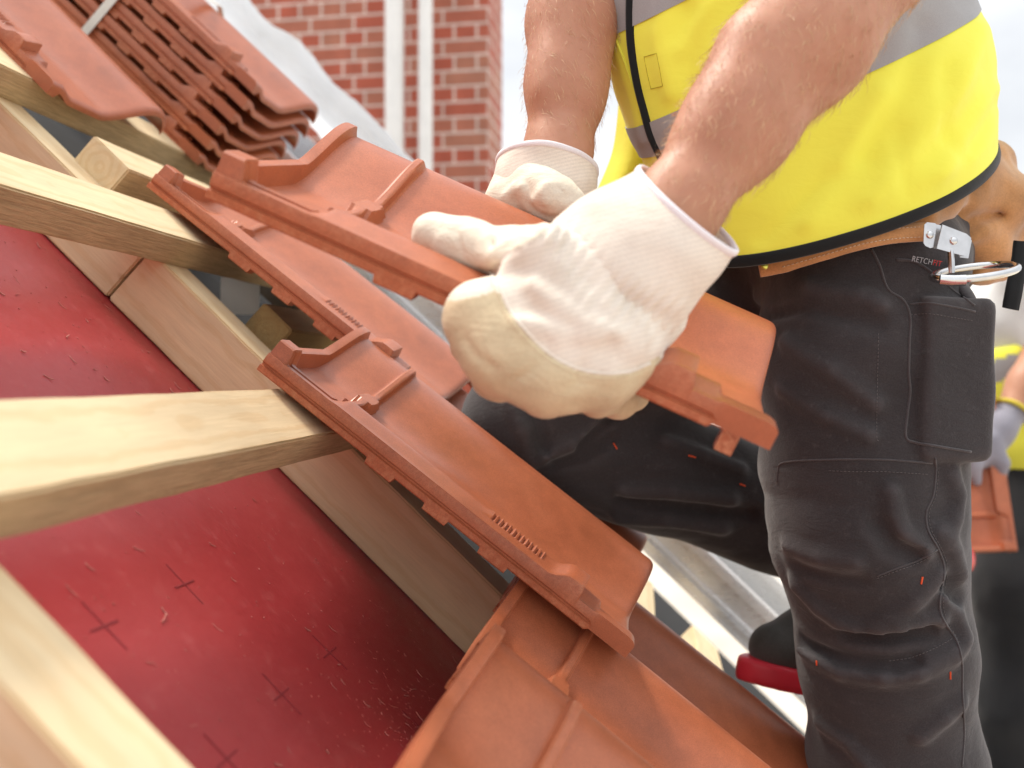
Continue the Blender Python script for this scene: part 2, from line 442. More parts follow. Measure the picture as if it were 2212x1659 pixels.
counter(1.72, 1.79, -1.9, 1.6, -BT - .052, -BT, 'counter batten under the tiles near the end of the roof', WOODD, group='counter battens down the slope')
batten('timber_offcut', 1.31, 1.9, -.452, -.394, -.066, -.012, WOOD2, 'short yellow timber offcut with splintered sawn end below the upper tile', 'timber')

# roof underlay: red membrane sagging between the counter battens
t = NT('red underlay'); v = t.coord((1, 1, 1))
big = t.noise(v, 5, 4); wv = t.node('ShaderNodeTexWave', wave_type='BANDS'); wv.inputs['Scale'].default_value = 210; wv.inputs['Distortion'].default_value = .2
t.l.new(t.coord((1, 0, 0)), wv.inputs['Vector'])
wv2 = t.node('ShaderNodeTexWave', wave_type='BANDS', bands_direction='Y'); wv2.inputs['Scale'].default_value = 210; t.l.new(t.coord(), wv2.inputs['Vector'])
wvm = t.mix(.5, wv.outputs[0], wv2.outputs[0])
dust = t.noise(t.coord((1, 1, 1)), 38, 6, .72)
col = t.ramp(big, [(.3, (.36, .034, .040)), (.7, (.45, .052, .058))])
col = t.mix(t.ramp(dust, [(.55, 0), (.85, .35)]), col, (.62, .22, .20))
col = t.mix(1, col, t.ramp(wvm, [(.3, .86), (.7, 1.06)]), 'MULTIPLY')
b1 = t.bump(wvm, .35, .0006); t.bump(t.noise(v, 14, 3), .2, .004, b1)
UNDER = t.set(col, t.ramp(dust, [(.4, .33), (.75, .50)]), Specular_IOR_Level=.6)
def sag(E):
    x = np.clip((E - .499) / (1.2 - .499), 0, 1); return -.012 * np.sin(np.pi * x) - .029 * x
def uq(E, tt):
    p = np.array([[E * 7, tt * 4, .3]]); p2 = np.array([[E * 18, tt * 15, 1.3]])
    free = np.sin(np.pi * np.clip((E - .499) / .701, 0, 1))
    q = -.102 + sag(E) + (vnoise(p, 1)[0] * .008 + vnoise(p2, 1)[0] * .0018) * free
    # soft ridge of the sheet just above the upper batten
    return q + free * .010 * math.exp(-((tt + .47 - .08 * (E - .8)) / .05) ** 2) * (E < 1.19)
def underlay():
    Es = np.concatenate([np.linspace(-.25, .43, 12), np.linspace(.44, 1.20, 60), [1.22, 1.25, 1.30]]); ts = np.linspace(-1.9, 1.7, 200)
    V = np.zeros((len(ts), len(Es), 3))
    for j, E in enumerate(Es):
        for i, tt in enumerate(ts):
            V[i, j] = [tt, E, uq(E, tt)]
    n, m = len(ts), len(Es); V = V.reshape(-1, 3)
    Fc = grid_faces(n, m)
    V2 = V.copy(); V2[:, 2] -= .002
    F2 = [tuple(i + len(V) for i in f[::-1]) for f in Fc]
    me = bpy.data.meshes.new('roof_underlay'); me.from_pydata(np.concatenate([V, V2]).tolist(), [], Fc + F2); finish(me, UNDER, True, 0)
    o = bpy.data.objects.new('roof_underlay', me); COL.objects.link(o); basis(o, s_, e_, n_, R(0, 0, 0))
    return setp(o, 'red woven underlay membrane sprinkled with wood shavings, stretched below the battens', 'underlay')
UNDERLAY = underlay()
# cross marks printed on it
def marks():
    P = []
    for (x, y) in ((398, 1262), (225, 1352), (712, 1410), (608, 1500), (490, 1640), (905, 1570), (1035, 1393)):
        o = W(x, y, 1.0) - CAM; dirn = o
        k = -(H0 + .1145) / np.dot(dirn, n_)
        for _ in range(8): k = (uq(float((dirn * k) @ e_), float((dirn * k) @ s_)) - H0) / np.dot(dirn, n_)
        c = CAM + dirn * k
        C_ = []
        for ax, L in ((s_, .024), (e_, .020)):
            ot = e_ if ax is s_ else s_
            Ec, tc_ = float((c - CAM) @ e_), float((c - CAM) @ s_)
            pts = np.array([R(Ec + (g * L if ax is e_ else 0), tc_ + (g * L if ax is s_ else 0), uq(Ec + (g * L if ax is e_ else 0), tc_ + (g * L if ax is s_ else 0)) + .0004) for g in np.linspace(-1, 1, 9)])
            C_.append(tube(pts, .0009, 6, False, (.35, 1.0), up=n_))
        P.append(C_)
    return P
# timber shavings, one uncountable layer
def shavings():
    rng = np.random.default_rng(5); P = []
    cl = [(.95, .12, .05), (.80, .3, .12), (.7, -.42, .12), (.88, -.1, .2)]
    for k in range(2200):
        if k < 800:
            c = cl[k % 2]; E = rng.normal(c[0], c[2]); tt = rng.normal(c[1], c[2] * 1.3)
        else: E = rng.uniform(.5, 1.19); tt = rng.uniform(-.75, .8)
        if E < .505 or E > 1.19: continue
        small = rng.random() < .9
        L = rng.uniform(.0008, .0026) if small else rng.uniform(.004, .014); w = rng.uniform(.0002, .00045) if small else rng.uniform(.0003, .0007)
        a = rng.uniform(0, math.pi) if rng.random() < .3 else rng.normal(1.2, .5)
        d = np.array([math.sin(a), math.cos(a)]); curl = rng.uniform(-.35, .35) * L
        q0 = uq(E, tt) + w
        pts = []
        for f in np.linspace(-.5, .5, 4 if small else 6):
            x = d * L * f; x = x + np.array([d[1], -d[0]]) * curl * (f * f)
            pts.append(R(E + x[1], tt + x[0], q0 + (.0 if small else .002) * abs(f)))
        P.append(tube(pts, w, 4))
    return P
sh = shavings()
V, Fc = merge(sh)
SHAV = m_plain('wood shavings', (.52, .20, .17), .8, .25, 50, 0)
o = add('wood_shavings', V, Fc, SHAV, None, True, 0); setp(o, 'pale splinters and sawdust strewn over the red underlay', 'shavings', kind='stuff')
INK = m_plain('dark red ink', (.24, .024, .030), .7, .1, 30, 0)
for C_ in marks():
    V, Fc = merge(C_); o = add('printed_cross', V, Fc, INK, None, False)
    o.parent = UNDERLAY; o.matrix_parent_inverse = UNDERLAY.matrix_world.inverted()
# dark boarding under the far bay and roof edge, its black standing for shaded voids
VOID_BLACK = m_plain('void shade black', (.014, .014, .015), .9, .3, 20, .3, 90)
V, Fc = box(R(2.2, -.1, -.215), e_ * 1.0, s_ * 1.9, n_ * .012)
o = add('void_backing', V, Fc, VOID_BLACK, None, False); setp(o, 'near-black boarding seen in the gaps between the battens', 'backing')

# ------------------------------------------------------------------ aluminium hoist rails lying along the slope
t = NT('brushed aluminium'); nn = t.noise(t.coord((2, 40, 40)), 6, 3)
ALU = t.set(t.ramp(nn, [(.3, (.82, .84, .86)), (.7, (.87, .88, .90))]), t.ramp(nn, [(.3, .26), (.7, .32)]), Metallic=.85)
t.bump(nn, .02, .0005)
def rail(E, q0, label, lip=.032, h=.085):
    root = empty('hoist_rail', R(E, 0, q0), label, 'hoist rail', 'aluminium hoist rails')
    t0, t1 = -2.2, 2.0; tm = (t0 + t1) / 2; L = (t1 - t0) / 2
    V, Fc = merge([box(R(E + .003, tm, q0 + h / 2), e_ * .003, s_ * L, n_ * h / 2)])
    add('web', V, Fc, ALU, root, False)
    V, Fc = merge([box(R(E - lip / 2, tm, q0 - .003), e_ * (lip / 2 + .006), s_ * L, n_ * .003),
                   box(R(E - lip + .001, tm, q0 + .009), e_ * .003, s_ * L, n_ * .009),
                   box(R(E - .008, tm, q0 + .022), e_ * .008, s_ * L, n_ * .005)])
    add('lower_flange', V, Fc, ALU, root, False)
    V, Fc = merge([box(R(E + .012, tm, q0 + h + .0035), e_ * (.026), s_ * L, n_ * .003),
                   box(R(E - .0165, tm, q0 + h - .008), e_ * .003, s_ * L, n_ * .008)])
    add('upper_flange', V, Fc, ALU, root, False)
    return root
rail(2.25, -.005, 'nearer aluminium hoist rail with flanged edges beyond the ends of the laid tiles')
rail(2.68, -.005, 'farther aluminium hoist rail behind the nearer rail', h=.12)

# ------------------------------------------------------------------ ground and background
t = NT('pale sandy ground'); v = t.coord()
col = t.ramp(t.noise(v, .35, 6), [(.3, (.46, .40, .33)), (.7, (.60, .55, .48))]); t.bump(t.noise(v, 20, 4), .3, .02)
GROUND = t.set(col, .95)
V = np.array([[-400, -60, 0], [400, -60, 0], [400, 700, 0], [-400, 700, 0]], float)
o = add('ground', V, [(0, 1, 2, 3)], GROUND, None, False); setp(o, 'pale sandy building site ground', 'ground', kind='structure')

# ------------------------------------------------------------------ strapped bundle, loose tile and the tile in the hands
for k in range(6):
    lab = ['lowest tile of the strapped bundle, its foot just above the batten', 'second tile from the bottom of the strapped bundle', 'third tile from the bottom of the strapped bundle',
           'fourth tile from the bottom of the strapped bundle', 'tile just below the top one in the strapped bundle', 'top tile of the strapped bundle with the white strap over it'][k]
    o = tile(s_, e_, n_, R(1.705 + .004 * math.sin(k * 2.3), -.868 - TL + .003 * math.cos(k * 1.7), -.004 + .0335 * k), lab, 'tiles strapped in a bundle')
vL, wL = tilted(-1.0)
tile(vL, e_, wL, R(1.25, -.862 - TL, .004), 'loose terracotta tile lying on the battens in the top left corner, left of the bundle', 'loose tiles')
HX = np.array([.90538, -.08002, -.41699]); HY = np.array([.18527, .95811, .21839]); HZ = np.array([.38205, -.27498, .88228])
HT = np.array([-.24513, .77745, .14125 + HC])
TILE_H = make_tile_mesh(True)
held = tile(HX, HY, HZ, HT, 'terracotta tile held up in the two gloved hands', 'loose tiles'); held.data = TILE_H
# white strap round the bundle
STRAP = m_plain('white strap plastic', (.72, .70, .64), .45, .06, 40, .05)
def strap_ring():
    t0 = -1.19; E0, E1 = 1.698, 2.006; qa, qb = -.012, .235
    z = [(E0, qa), (E0, .172), (E0 + .02, .197), (1.90, .228), (1.975, .236), (E1, .222), (E1 + .002, .06), (E1 - .01, -.012)]
    P = [(E, q) for E, q in z]; V = []
    for E, q in P:
        for dt in (-.0085, .0085): V.append(R(E, t0 + dt, q))
    c = np.mean(V, 0); V2 = [v + (v - c) / np.linalg.norm(v - c) * .0016 for v in V]
    n = len(P); Fc = []
    for i in range(n):
        j = (i + 1) % n; a, b, c_, d = 2 * i, 2 * i + 1, 2 * j + 1, 2 * j; N = 2 * n
        Fc += [(a, d, c_, b), (N + a, N + b, N + c_, N + d), (a, N + a, N + d, d), (b, c_, N + c_, N + b)]
    return np.array(V + V2), Fc
V, Fc = strap_ring()
o = add('bundle_strap', V, Fc, STRAP, None, True, 20, loc=R(1.7, -1.19, 0)); setp(o, 'white plastic strap pulled round the bundle of tiles', 'strap')

# ------------------------------------------------------------------ brick chimney stack with two white pipes
a9 = rad(9.5)
wx = np.array([math.cos(a9), -math.sin(a9), 0]); wy = np.array([math.sin(a9), math.cos(a9), 0])
corner = np.array([-51 / F * 5.2, 5.2, 0])
def m_brick():
    t = NT('red brickwork'); 
    g = t.node('ShaderNodeTexCoord'); sep = t.node('ShaderNodeSeparateXYZ'); t.l.new(g.outputs['Object'], sep.inputs[0])
    ad = t.node('ShaderNodeMath', operation='ADD'); t.l.new(sep.outputs[0], ad.inputs[0]); t.l.new(sep.outputs[1], ad.inputs[1])
    cb = t.node('ShaderNodeCombineXYZ'); t.l.new(ad.outputs[0], cb.inputs[0]); t.l.new(sep.outputs[2], cb.inputs[1])
    b = t.node('ShaderNodeTexBrick'); b.offset = .5; b.offset_frequency = 2; b.squash = .5; b.squash_frequency = 2
    b.inputs['Scale'].default_value = 1; b.inputs['Brick Width'].default_value = .25; b.inputs['Row Height'].default_value = .0833
    b.inputs['Mortar Size'].default_value = .0072; b.inputs['Mortar Smooth'].default_value = .15; b.inputs['Bias'].default_value = -.3
    b.inputs['Color1'].default_value = (.37, .088, .052, 1); b.inputs['Color2'].default_value = (.36, .18, .12, 1); b.inputs['Mortar'].default_value = (.58, .47, .42, 1)
    t.l.new(cb.outputs[0], b.inputs['Vector'])
    n = t.noise(t.coord(), 9, 5)
    col = t.mix(1, b.outputs[0], t.ramp(n, [(.3, .85), (.7, 1.15)]), 'MULTIPLY')
    t.bump(b.outputs['Fac'], -.6, .006)
    return t.set(col, .85)
BRICK = m_brick()
root = empty('chimney', corner, 'tall red brick chimney with pale mortar rising behind the roof', 'chimney')
def wbox(x0, x1, y0, y1, z0, z1):
    return box(corner + wx * (x0 + x1) / 2 + wy * (y0 + y1) / 2 + zz * (z0 + z1) / 2, wx * (x1 - x0) / 2, wy * (y1 - y0) / 2, zz * (z1 - z0) / 2)
V, Fc = wbox(-1.9, 0, 0, .42, 0, 9.5)
me = bpy.data.meshes.new('shaft'); Ml = Matrix([[wx[i], wy[i], zz[i], corner[i]] for i in range(3)] + [[0, 0, 0, 1]])
me.from_pydata([(Ml.inverted() @ Vector(v))[:] for v in V], [], Fc); finish(me, BRICK, False)
o = bpy.data.objects.new('shaft', me); COL.objects.link(o); o.parent = root; o.rotation_euler = (0, 0, -a9)
V, Fc = wbox(-1.96, .06, -.06, .48, 9.5, 9.62); add('coping', V, Fc, m_plain('concrete coping', (.5, .48, .45)), root, False)
PIPE = m_plain('white painted pipe', (.78, .78, .77), .4, .05, 12, .05)
def pipe(xc, wpx, Yd, label):
    r = wpx / 2 / F * Yd; x = (xc - 1106) / F * Yd
    root = empty('downpipe', (x, Yd, .2), label, 'downpipe', 'downpipes on the chimney')
    P = np.array([[x, Yd, z] for z in (.2, 2, 4, 6, 8, 9.3)]); V, Fc = tube(P, r, 20); add('pipe', V, Fc, PIPE, root, True)
    for z in (HC + .62, HC + 2.4, HC - 1.5):
        V, Fc = merge([tube(np.array([[x, Yd, z - .015], [x, Yd, z + .015]]), r * 1.12, 20), box((x, Yd + .06, z), (.012, 0, 0), (0, .06, 0), (0, 0, .01))]); add('bracket', V, Fc, PIPE, root, True)
pipe(852, 42, 5.02, 'wider white downpipe fixed to the brick chimney')
pipe(919, 31, 5.02, 'thinner white downpipe right of the wider one')

# crumpled white plastic sheet over the far rail
def inv(x, y, E=None, q=None):
    d = np.array([(x - 1106) / F, 1, (808 - y) / F])
    k = E / (d @ e_) if E is not None else (q - H0) / (d @ n_)
    p = d * k; return float(p @ e_), float(p @ s_), float(p @ n_ + H0)
def film():
    n, m = 90, 34
    cl = catmull([(400, -110), (500, 40), (585, 120), (690, 225), (800, 330), (905, 450), (985, 560), (1050, 640)], 13); n = len(cl); V = np.zeros((n, m, 3))
    for i in range(n):
        f = i / (n - 1)
        wid = 128 + 10 * math.sin(f * 9) + 5 * math.sin(f * 23 + 1)
        for j in range(m):
            g = j / (m - 1) - .5
            x, y = cl[i] + np.array([.70, -.60]) * g * wid + np.array([0, 4 * math.sin(f * 31 + g * 4)])
            E_, t_, q_ = inv(x, y, E=2.46 + .22 * math.cos(g * 2.6) + g * .22)
            p = R(E_, t_, q_)
            V[i, j] = p
    V = V.reshape(-1, 3)
    V += np.stack([vnoise(V, 3, k) * .016 + vnoise(V, 9, 9 + k) * .007 + np.abs(vnoise(V, 22, 19 + k)) * .005 for k in range(3)], 1)
    return V, grid_faces(n, m)
t = NT('milky plastic film'); nn = t.noise(t.coord(), 14, 4)
FILM = t.set(t.ramp(nn, [(.3, (.84, .85, .86)), (.7, (.90, .90, .90))]), .25, Specular_IOR_Level=.55)
V, Fc = film(); o = add('plastic_sheet', V, Fc, FILM, None, True, 0, loc=V[0]); setp(o, 'crumpled white plastic sheet lying along the rails in front of the chimney', 'plastic sheet')
# white scrap of sheet under the battens
V = []
for i in range(14):
    for j in range(10):
        p = np.array(W(478 + 85 * i / 13 , 598 + 80 * j / 9, 1.62 + .05 * j / 9)); V.append(p)
V = np.array(V); V += np.stack([vnoise(V, 25, 40 + k) * .006 for k in range(3)], 1)
o = add('sheet_scrap', V, grid_faces(14, 10), FILM, None, True, 0, loc=V[0]); setp(o, 'white scrap of sheeting showing through the gap below the serrated tile', 'plastic sheet')

# distant things on the ground
BLUE = m_plain('blue sheet steel', (.03, .17, .42), .5, .15, 2, .05)
root = empty('skip_container', (19.0, 74, 0), 'blue waste skip far off on the site ground, seen under the held tile', 'skip')
hull = [(-3.2, 2.4), (3.2, 2.4), (2.2, .15), (-2.2, .15)]
V = np.array([[19 + a, 74 + b, c] for b in (-1.1, 1.1) for a, c in hull]); Fc = [(0, 1, 2, 3), (7, 6, 5, 4), (0, 4, 5, 1), (1, 5, 6, 2), (2, 6, 7, 3), (3, 7, 4, 0)]
add('hull', V, Fc, BLUE, root, False)
for a in (-2, -.7, .7, 2):
    V, Fc = box((19 + a, 72.84, 1.3), (.09, 0, 0), (0, .05, 0), (0, 0, 1.0)); add('rib', V, Fc, BLUE, root, False)
V, Fc = box((19, 72.85, 2.38), (3.3, 0, 0), (0, .09, 0), (0, 0, .09)); add('rim', V, Fc, BLUE, root, False)
PALE = m_plain('pale render', (.74, .72, .68), .9, .06, .6, 0); RTILE = m_plain('far roof tiles', (.34, .14, .09), .8, .2, 3, 0); WIN = m_plain('dark window', (.05, .06, .07), .2, .1, 1, 0)
def far_house(x, y, w, d, h, label):
    root = empty('house', (x, y, 0), label, 'house', 'houses beyond the site')
    V, Fc = box((x, y, h / 2), (w / 2, 0, 0), (0, d / 2, 0), (0, 0, h / 2)); add('wall', V, Fc, PALE, root, False)
    V = np.array([[x + a * (w / 2 + .4), y + b * (d / 2 + .4), h] for a in (-1, 1) for b in (-1, 1)] + [[x + a * (w / 2 + .4), y, h + d * .36] for a in (-1, 1)])
    add('roof', V, [(0, 2, 5, 4), (1, 4, 5, 3), (0, 4, 1), (2, 3, 5), (0, 1, 3, 2)], RTILE, root, False)
    for k in range(3):
        for l in range(max(1, int(h / 2.8))):
            V, Fc = box((x - w / 3 + k * w / 3, y - d / 2 - .02, 1.6 + l * 2.7), (.55, 0, 0), (0, .03, 0), (0, 0, .65)); add('window', V, Fc, WIN, root, False)
far_house(36, 96, 14, 9, 3.4, 'low pale house far behind the workers to the right')
far_house(-9, 120, 13, 9, 3.2, 'low pale house far beyond the gap under the held tile')

# ------------------------------------------------------------------ the house this roof belongs to
V = []; 
root = empty('house_under_roof', R(1.0, 1.9, -1), 'brick house that carries the open roof', 'house')
pA, pB = R(-.6, 1.75, -.3), R(3.2, 1.75, -.3); pC, pD = R(-.6, -4.0, -.3), R(3.2, -4.0, -.3)
eave = pA[2] - .05
V, Fc = [], []
def wall(p, q, z1):
    d = (q - p); d[2] = 0; L = np.linalg.norm(d); d /= L; nrm = np.array([-d[1], d[0], 0])
    c = (p + q) / 2; return box((c[0], c[1], z1 / 2), d * L / 2, nrm * .12, zz * z1 / 2)
v_, f_ = merge([wall(pA - .3 * dh, pB - .3 * dh, eave - .1)]); me_o = add('wall', v_, f_, BRICK, root, False)
v_, f_ = merge([wall(pC.copy(), pD.copy(), eave - .1)]); add('wall', v_, f_, BRICK, root, False)

# ------------------------------------------------------------------ signed distance modelling
def surface_nets(f, lo, hi, res, smooth=1):
    lo = np.asarray(lo, float); hi = np.asarray(hi, float); n = np.ceil((hi - lo) / res).astype(int) + 1
    xs = [lo[k] + res * np.arange(n[k]) for k in range(3)]
    # coarse pass marks the blocks that can hold the surface
    D = np.full(n, 1e3, np.float32); B = 12
    blocks = []
    for i in range(0, n[0], B):
        for j in range(0, n[1], B):
            for k in range(0, n[2], B):
                i1, j1, k1 = min(i + B, n[0]), min(j + B, n[1]), min(k + B, n[2])
                blocks.append((i, i1, j, j1, k, k1))
    cen = np.array([[xs[0][(b[0] + b[1] - 1) // 2], xs[1][(b[2] + b[3] - 1) // 2], xs[2][(b[4] + b[5] - 1) // 2]] for b in blocks])
    dc = f(cen); rad_ = res * B * .5 * 1.732 * 1.5 + .008
    for b, d in zip(blocks, dc):
        i, i1, j, j1, k, k1 = b
        if abs(d) > rad_: D[i:i1, j:j1, k:k1] = d; continue
        g = np.stack(np.meshgrid(xs[0][i:i1], xs[1][j:j1], xs[2][k:k1], indexing='ij'), -1).reshape(-1, 3)
        D[i:i1, j:j1, k:k1] = f(g).reshape(i1 - i, j1 - j, k1 - k)
    D[0] = np.maximum(D[0], 1e-4); D[-1] = np.maximum(D[-1], 1e-4); D[:, 0] = np.maximum(D[:, 0], 1e-4); D[:, -1] = np.maximum(D[:, -1], 1e-4); D[:, :, 0] = np.maximum(D[:, :, 0], 1e-4); D[:, :, -1] = np.maximum(D[:, :, -1], 1e-4)
    ins = D < 0; c = np.array(n) - 1
    sh = lambda A, o: A[o[0]:o[0] + c[0], o[1]:o[1] + c[1], o[2]:o[2] + c[2]]
    cs = [(a, b, d) for a in (0, 1) for b in (0, 1) for d in (0, 1)]
    cnt = sum(sh(ins, o).astype(np.int8) for o in cs)
    act = (cnt > 0) & (cnt < 8); idx = np.argwhere(act); N = len(idx)
    vid = -np.ones(c, np.int64); vid[act] = np.arange(N)
    acc = np.zeros((N, 3)); num = np.zeros(N)
    val = {o: sh(D, o)[act].astype(float) for o in cs}
    for o in cs:
        for ax in range(3):
            if o[ax]: continue
            o2 = list(o); o2[ax] = 1; o2 = tuple(o2); a, b = val[o], val[o2]
            cr = (a < 0) != (b < 0); t = np.where(cr, a / np.where(cr, a - b, 1), 0)
            p = np.array(o, float)[None] + 0 * acc; p[:, ax] += t
            acc += np.where(cr[:, None], p, 0); num += cr
    V = lo + res * (idx + acc / num[:, None])
    Fc = []
    for ax in range(3):
        u, v = (ax + 1) % 3, (ax + 2) % 3
        s0 = [slice(None)] * 3; s1 = [slice(None)] * 3; s0[ax] = slice(0, -1); s1[ax] = slice(1, None)
        A, Bq = ins[tuple(s0)], ins[tuple(s1)]
        for flip, m in ((False, A & ~Bq), (True, ~A & Bq)):
            q = np.argwhere(m); q = q[(q[:, u] > 0) & (q[:, v] > 0) & (q[:, u] < c[u]) & (q[:, v] < c[v])]
            if not len(q): continue
            def cid(du, dv):
                w = q.copy(); w[:, u] -= du; w[:, v] -= dv; return vid[w[:, 0], w[:, 1], w[:, 2]]
            Q = np.stack([cid(1, 1), cid(0, 1), cid(0, 0), cid(1, 0)], 1)
            Fc.append(Q[:, ::-1] if flip else Q)
    Fc = np.concatenate(Fc)
    for _ in range(smooth):
        S = np.zeros_like(V); w = np.zeros(len(V))
        for a in range(4):
            for d in (1, 3):
                np.add.at(S, Fc[:, a], V[Fc[:, (a + d) % 4]]); np.add.at(w, Fc[:, a], 1)
        V = V * .5 + .5 * S / np.maximum(w, 1)[:, None]
    return V, Fc
def smin(a, b, k):
    h = np.clip(.5 + .5 * (b - a) / k, 0, 1); return b * (1 - h) + a * h - k * h * (1 - h)
def smax(a, b, k): return -smin(-a, -b, k)
def cone(P, a, b, ra, rb):
    a = np.asarray(a, float); b = np.asarray(b, float); d = b - a
    h = np.clip(((P - a) @ d) / (d @ d), 0, 1)
    return np.linalg.norm(P - a - h[:, None] * d, axis=1) - (ra + (rb - ra) * h)
def chain(P, pts, rs, k=.02):
    D = None
    for i in range(len(pts) - 1):
        d = cone(P, pts[i], pts[i + 1], rs[i], rs[i + 1]); D = d if D is None else smin(D, d, k)
    return D
def ellip(P, c, r, M_=None):
    q = P - np.asarray(c, float)
    if M_ is not None: q = q @ np.asarray(M_).T
    r = np.asarray(r, float); k0 = np.linalg.norm(q / r, axis=1); k1 = np.linalg.norm(q / r ** 2, axis=1)
    return k0 * (k0 - 1) / np.maximum(k1, 1e-6)
def rbox(P, c, ax, half, r):
    q = np.abs((P - np.asarray(c, float)) @ np.asarray(ax, float).T) - (np.asarray(half, float) - r)
    return np.linalg.norm(np.maximum(q, 0), axis=1) + np.minimum(q.max(1), 0) - r
def folds(P, D, lines, k=.012):
    for pts, r, sgn in lines:
        d = chain(P, pts, np.full(len(pts), r) if np.isscalar(r) else r, .004)
        D = smin(D, d, k) if sgn > 0 else smax(D, -d, k)
    return D
def march(f, x, y, Y0=.35, Y1=3.5, steps=70):
    """first point of the solid f along the sight line of picture point (x, y)"""
    d = np.array([(x - 1106) / F, 1, (808 - y) / F]); L = np.linalg.norm(d); d /= L; t = Y0 * L
    for _ in range(steps):
        p = CAM + d * t; v = float(f(p[None])[0])
        if v < 4e-4: return p
        t += max(v * .8, 3e-4)
        if t > Y1 * L: break
    return None
def trace(f, pts, lift=0.0, sub=6, **kw):
    """curve on the solid through picture points"""
    c = catmull(np.array(pts, float), sub); out = []
    for x, y in c:
        p = march(f, x, y, **kw)
        if p is None: continue
        if lift: p = p + (CAM - p) / np.linalg.norm(CAM - p) * lift
        out.append(p)
    return np.array(out)

# ------------------------------------------------------------------ the roofer: materials
TROU = m_fabric('charcoal work cloth', (.043, .039, .041), .95, .2, 620, .5, 7, .25, worn=.38, speck=.16, wrink=.3)
TROUK = m_fabric('darker knee cloth', (.028, .025, .027), .8, .12, 1900, .3, 7, .15)
VEST = m_fabric('fluorescent yellow cloth', (.86, .84, .095), .8, .03, 900, .04, 5, .2, speck=.0, wrink=.12)
GREYB = m_fabric('grey reflective tape', (.34, .33, .33), .45, .06, 1200, .15, 8, .0)
BLACK = m_fabric('black binding', (.012, .013, .014), .8, .15, 1200, .3, 8, .2)
CLOTH = m_fabric('cream glove cloth', (.75, .67, .575), .95, .05, 700, .3, 30, .3, stripes=80, speck=.05, stains=.30, wrink=.16)
BAND = m_fabric('beige glove leather', (.60, .49, .32), .8, .10, 500, .2, 24, .15, speck=.06, stains=.4, wrink=.4)
GLEA = m_fabric('pale glove leather', (.72, .66, .54), .75, .08, 500, .15, 24, .15, speck=.05, stains=.35, wrink=.4)
TRIM = m_fabric('white glove binding', (.80, .77, .80), .85, .04, 1200, .2, 10, .2)
SUEDE = m_fabric('tan suede', (.47, .23, .09), .95, .28, 420, .4, 16, .5)
STITCH = m_plain('grey thread', (.12, .11, .11), .9, .1, 40, 0)
TANST = m_plain('pale thread', (.62, .46, .32), .9, .1, 40, 0)
ORNG = m_plain('orange thread', (.75, .10, .03), .9, .1, 40, 0)
STEEL = m_plain('polished steel', (.62, .62, .62), .16, .08, 60, .04, 90, .0006, Metallic=1.0)
ZINC = m_plain('zinc plated steel', (.66, .67, .69), .3, .1, 80, .06, 200, .0006, Metallic=.9)
RUBR = m_plain('red rubber', (.80, .035, .06), .45, .12, 12, .12, 60, .001)
NUBUCK = m_fabric('dark grey nubuck', (.085, .083, .076), .9, .35, 500, .3, 14, .3)
t = NT('sunburnt skin'); v = t.coord()
b1_, f1_ = t.noise(v, 13, 5, .6), t.noise(v, 90, 4, .6)
col = t.ramp(b1_, [(.28, (.40, .180, .108)), (.5, (.46, .222, .138)), (.74, (.52, .272, .175))])
col = t.mix(t.ramp(f1_, [(.5, 0), (.8, .3)]), col, (.42, .155, .105))
bb = t.bump(t.noise(v, 420, 3), .16, .0008); t.bump(f1_, .12, .002, bb)
SKIN = t.set(col, .5, Subsurface_Weight=.12, Subsurface_Scale=.006, Specular_IOR_Level=.35)
t.b.inputs['Subsurface Radius'].default_value = (1, .35, .2)
HAIRM = m_plain('fair body hair', (.56, .37, .20), .5, .2, 30, 0)
HEADH = m_plain('brown head hair', (.10, .06, .035), .6, .25, 120, .4, 300, .002)

MAN = empty('person', W(1965, 2030, 1.25), 'roofer in yellow vest, charcoal trousers and cream gloves, one knee bent, holding up a tile', 'person')

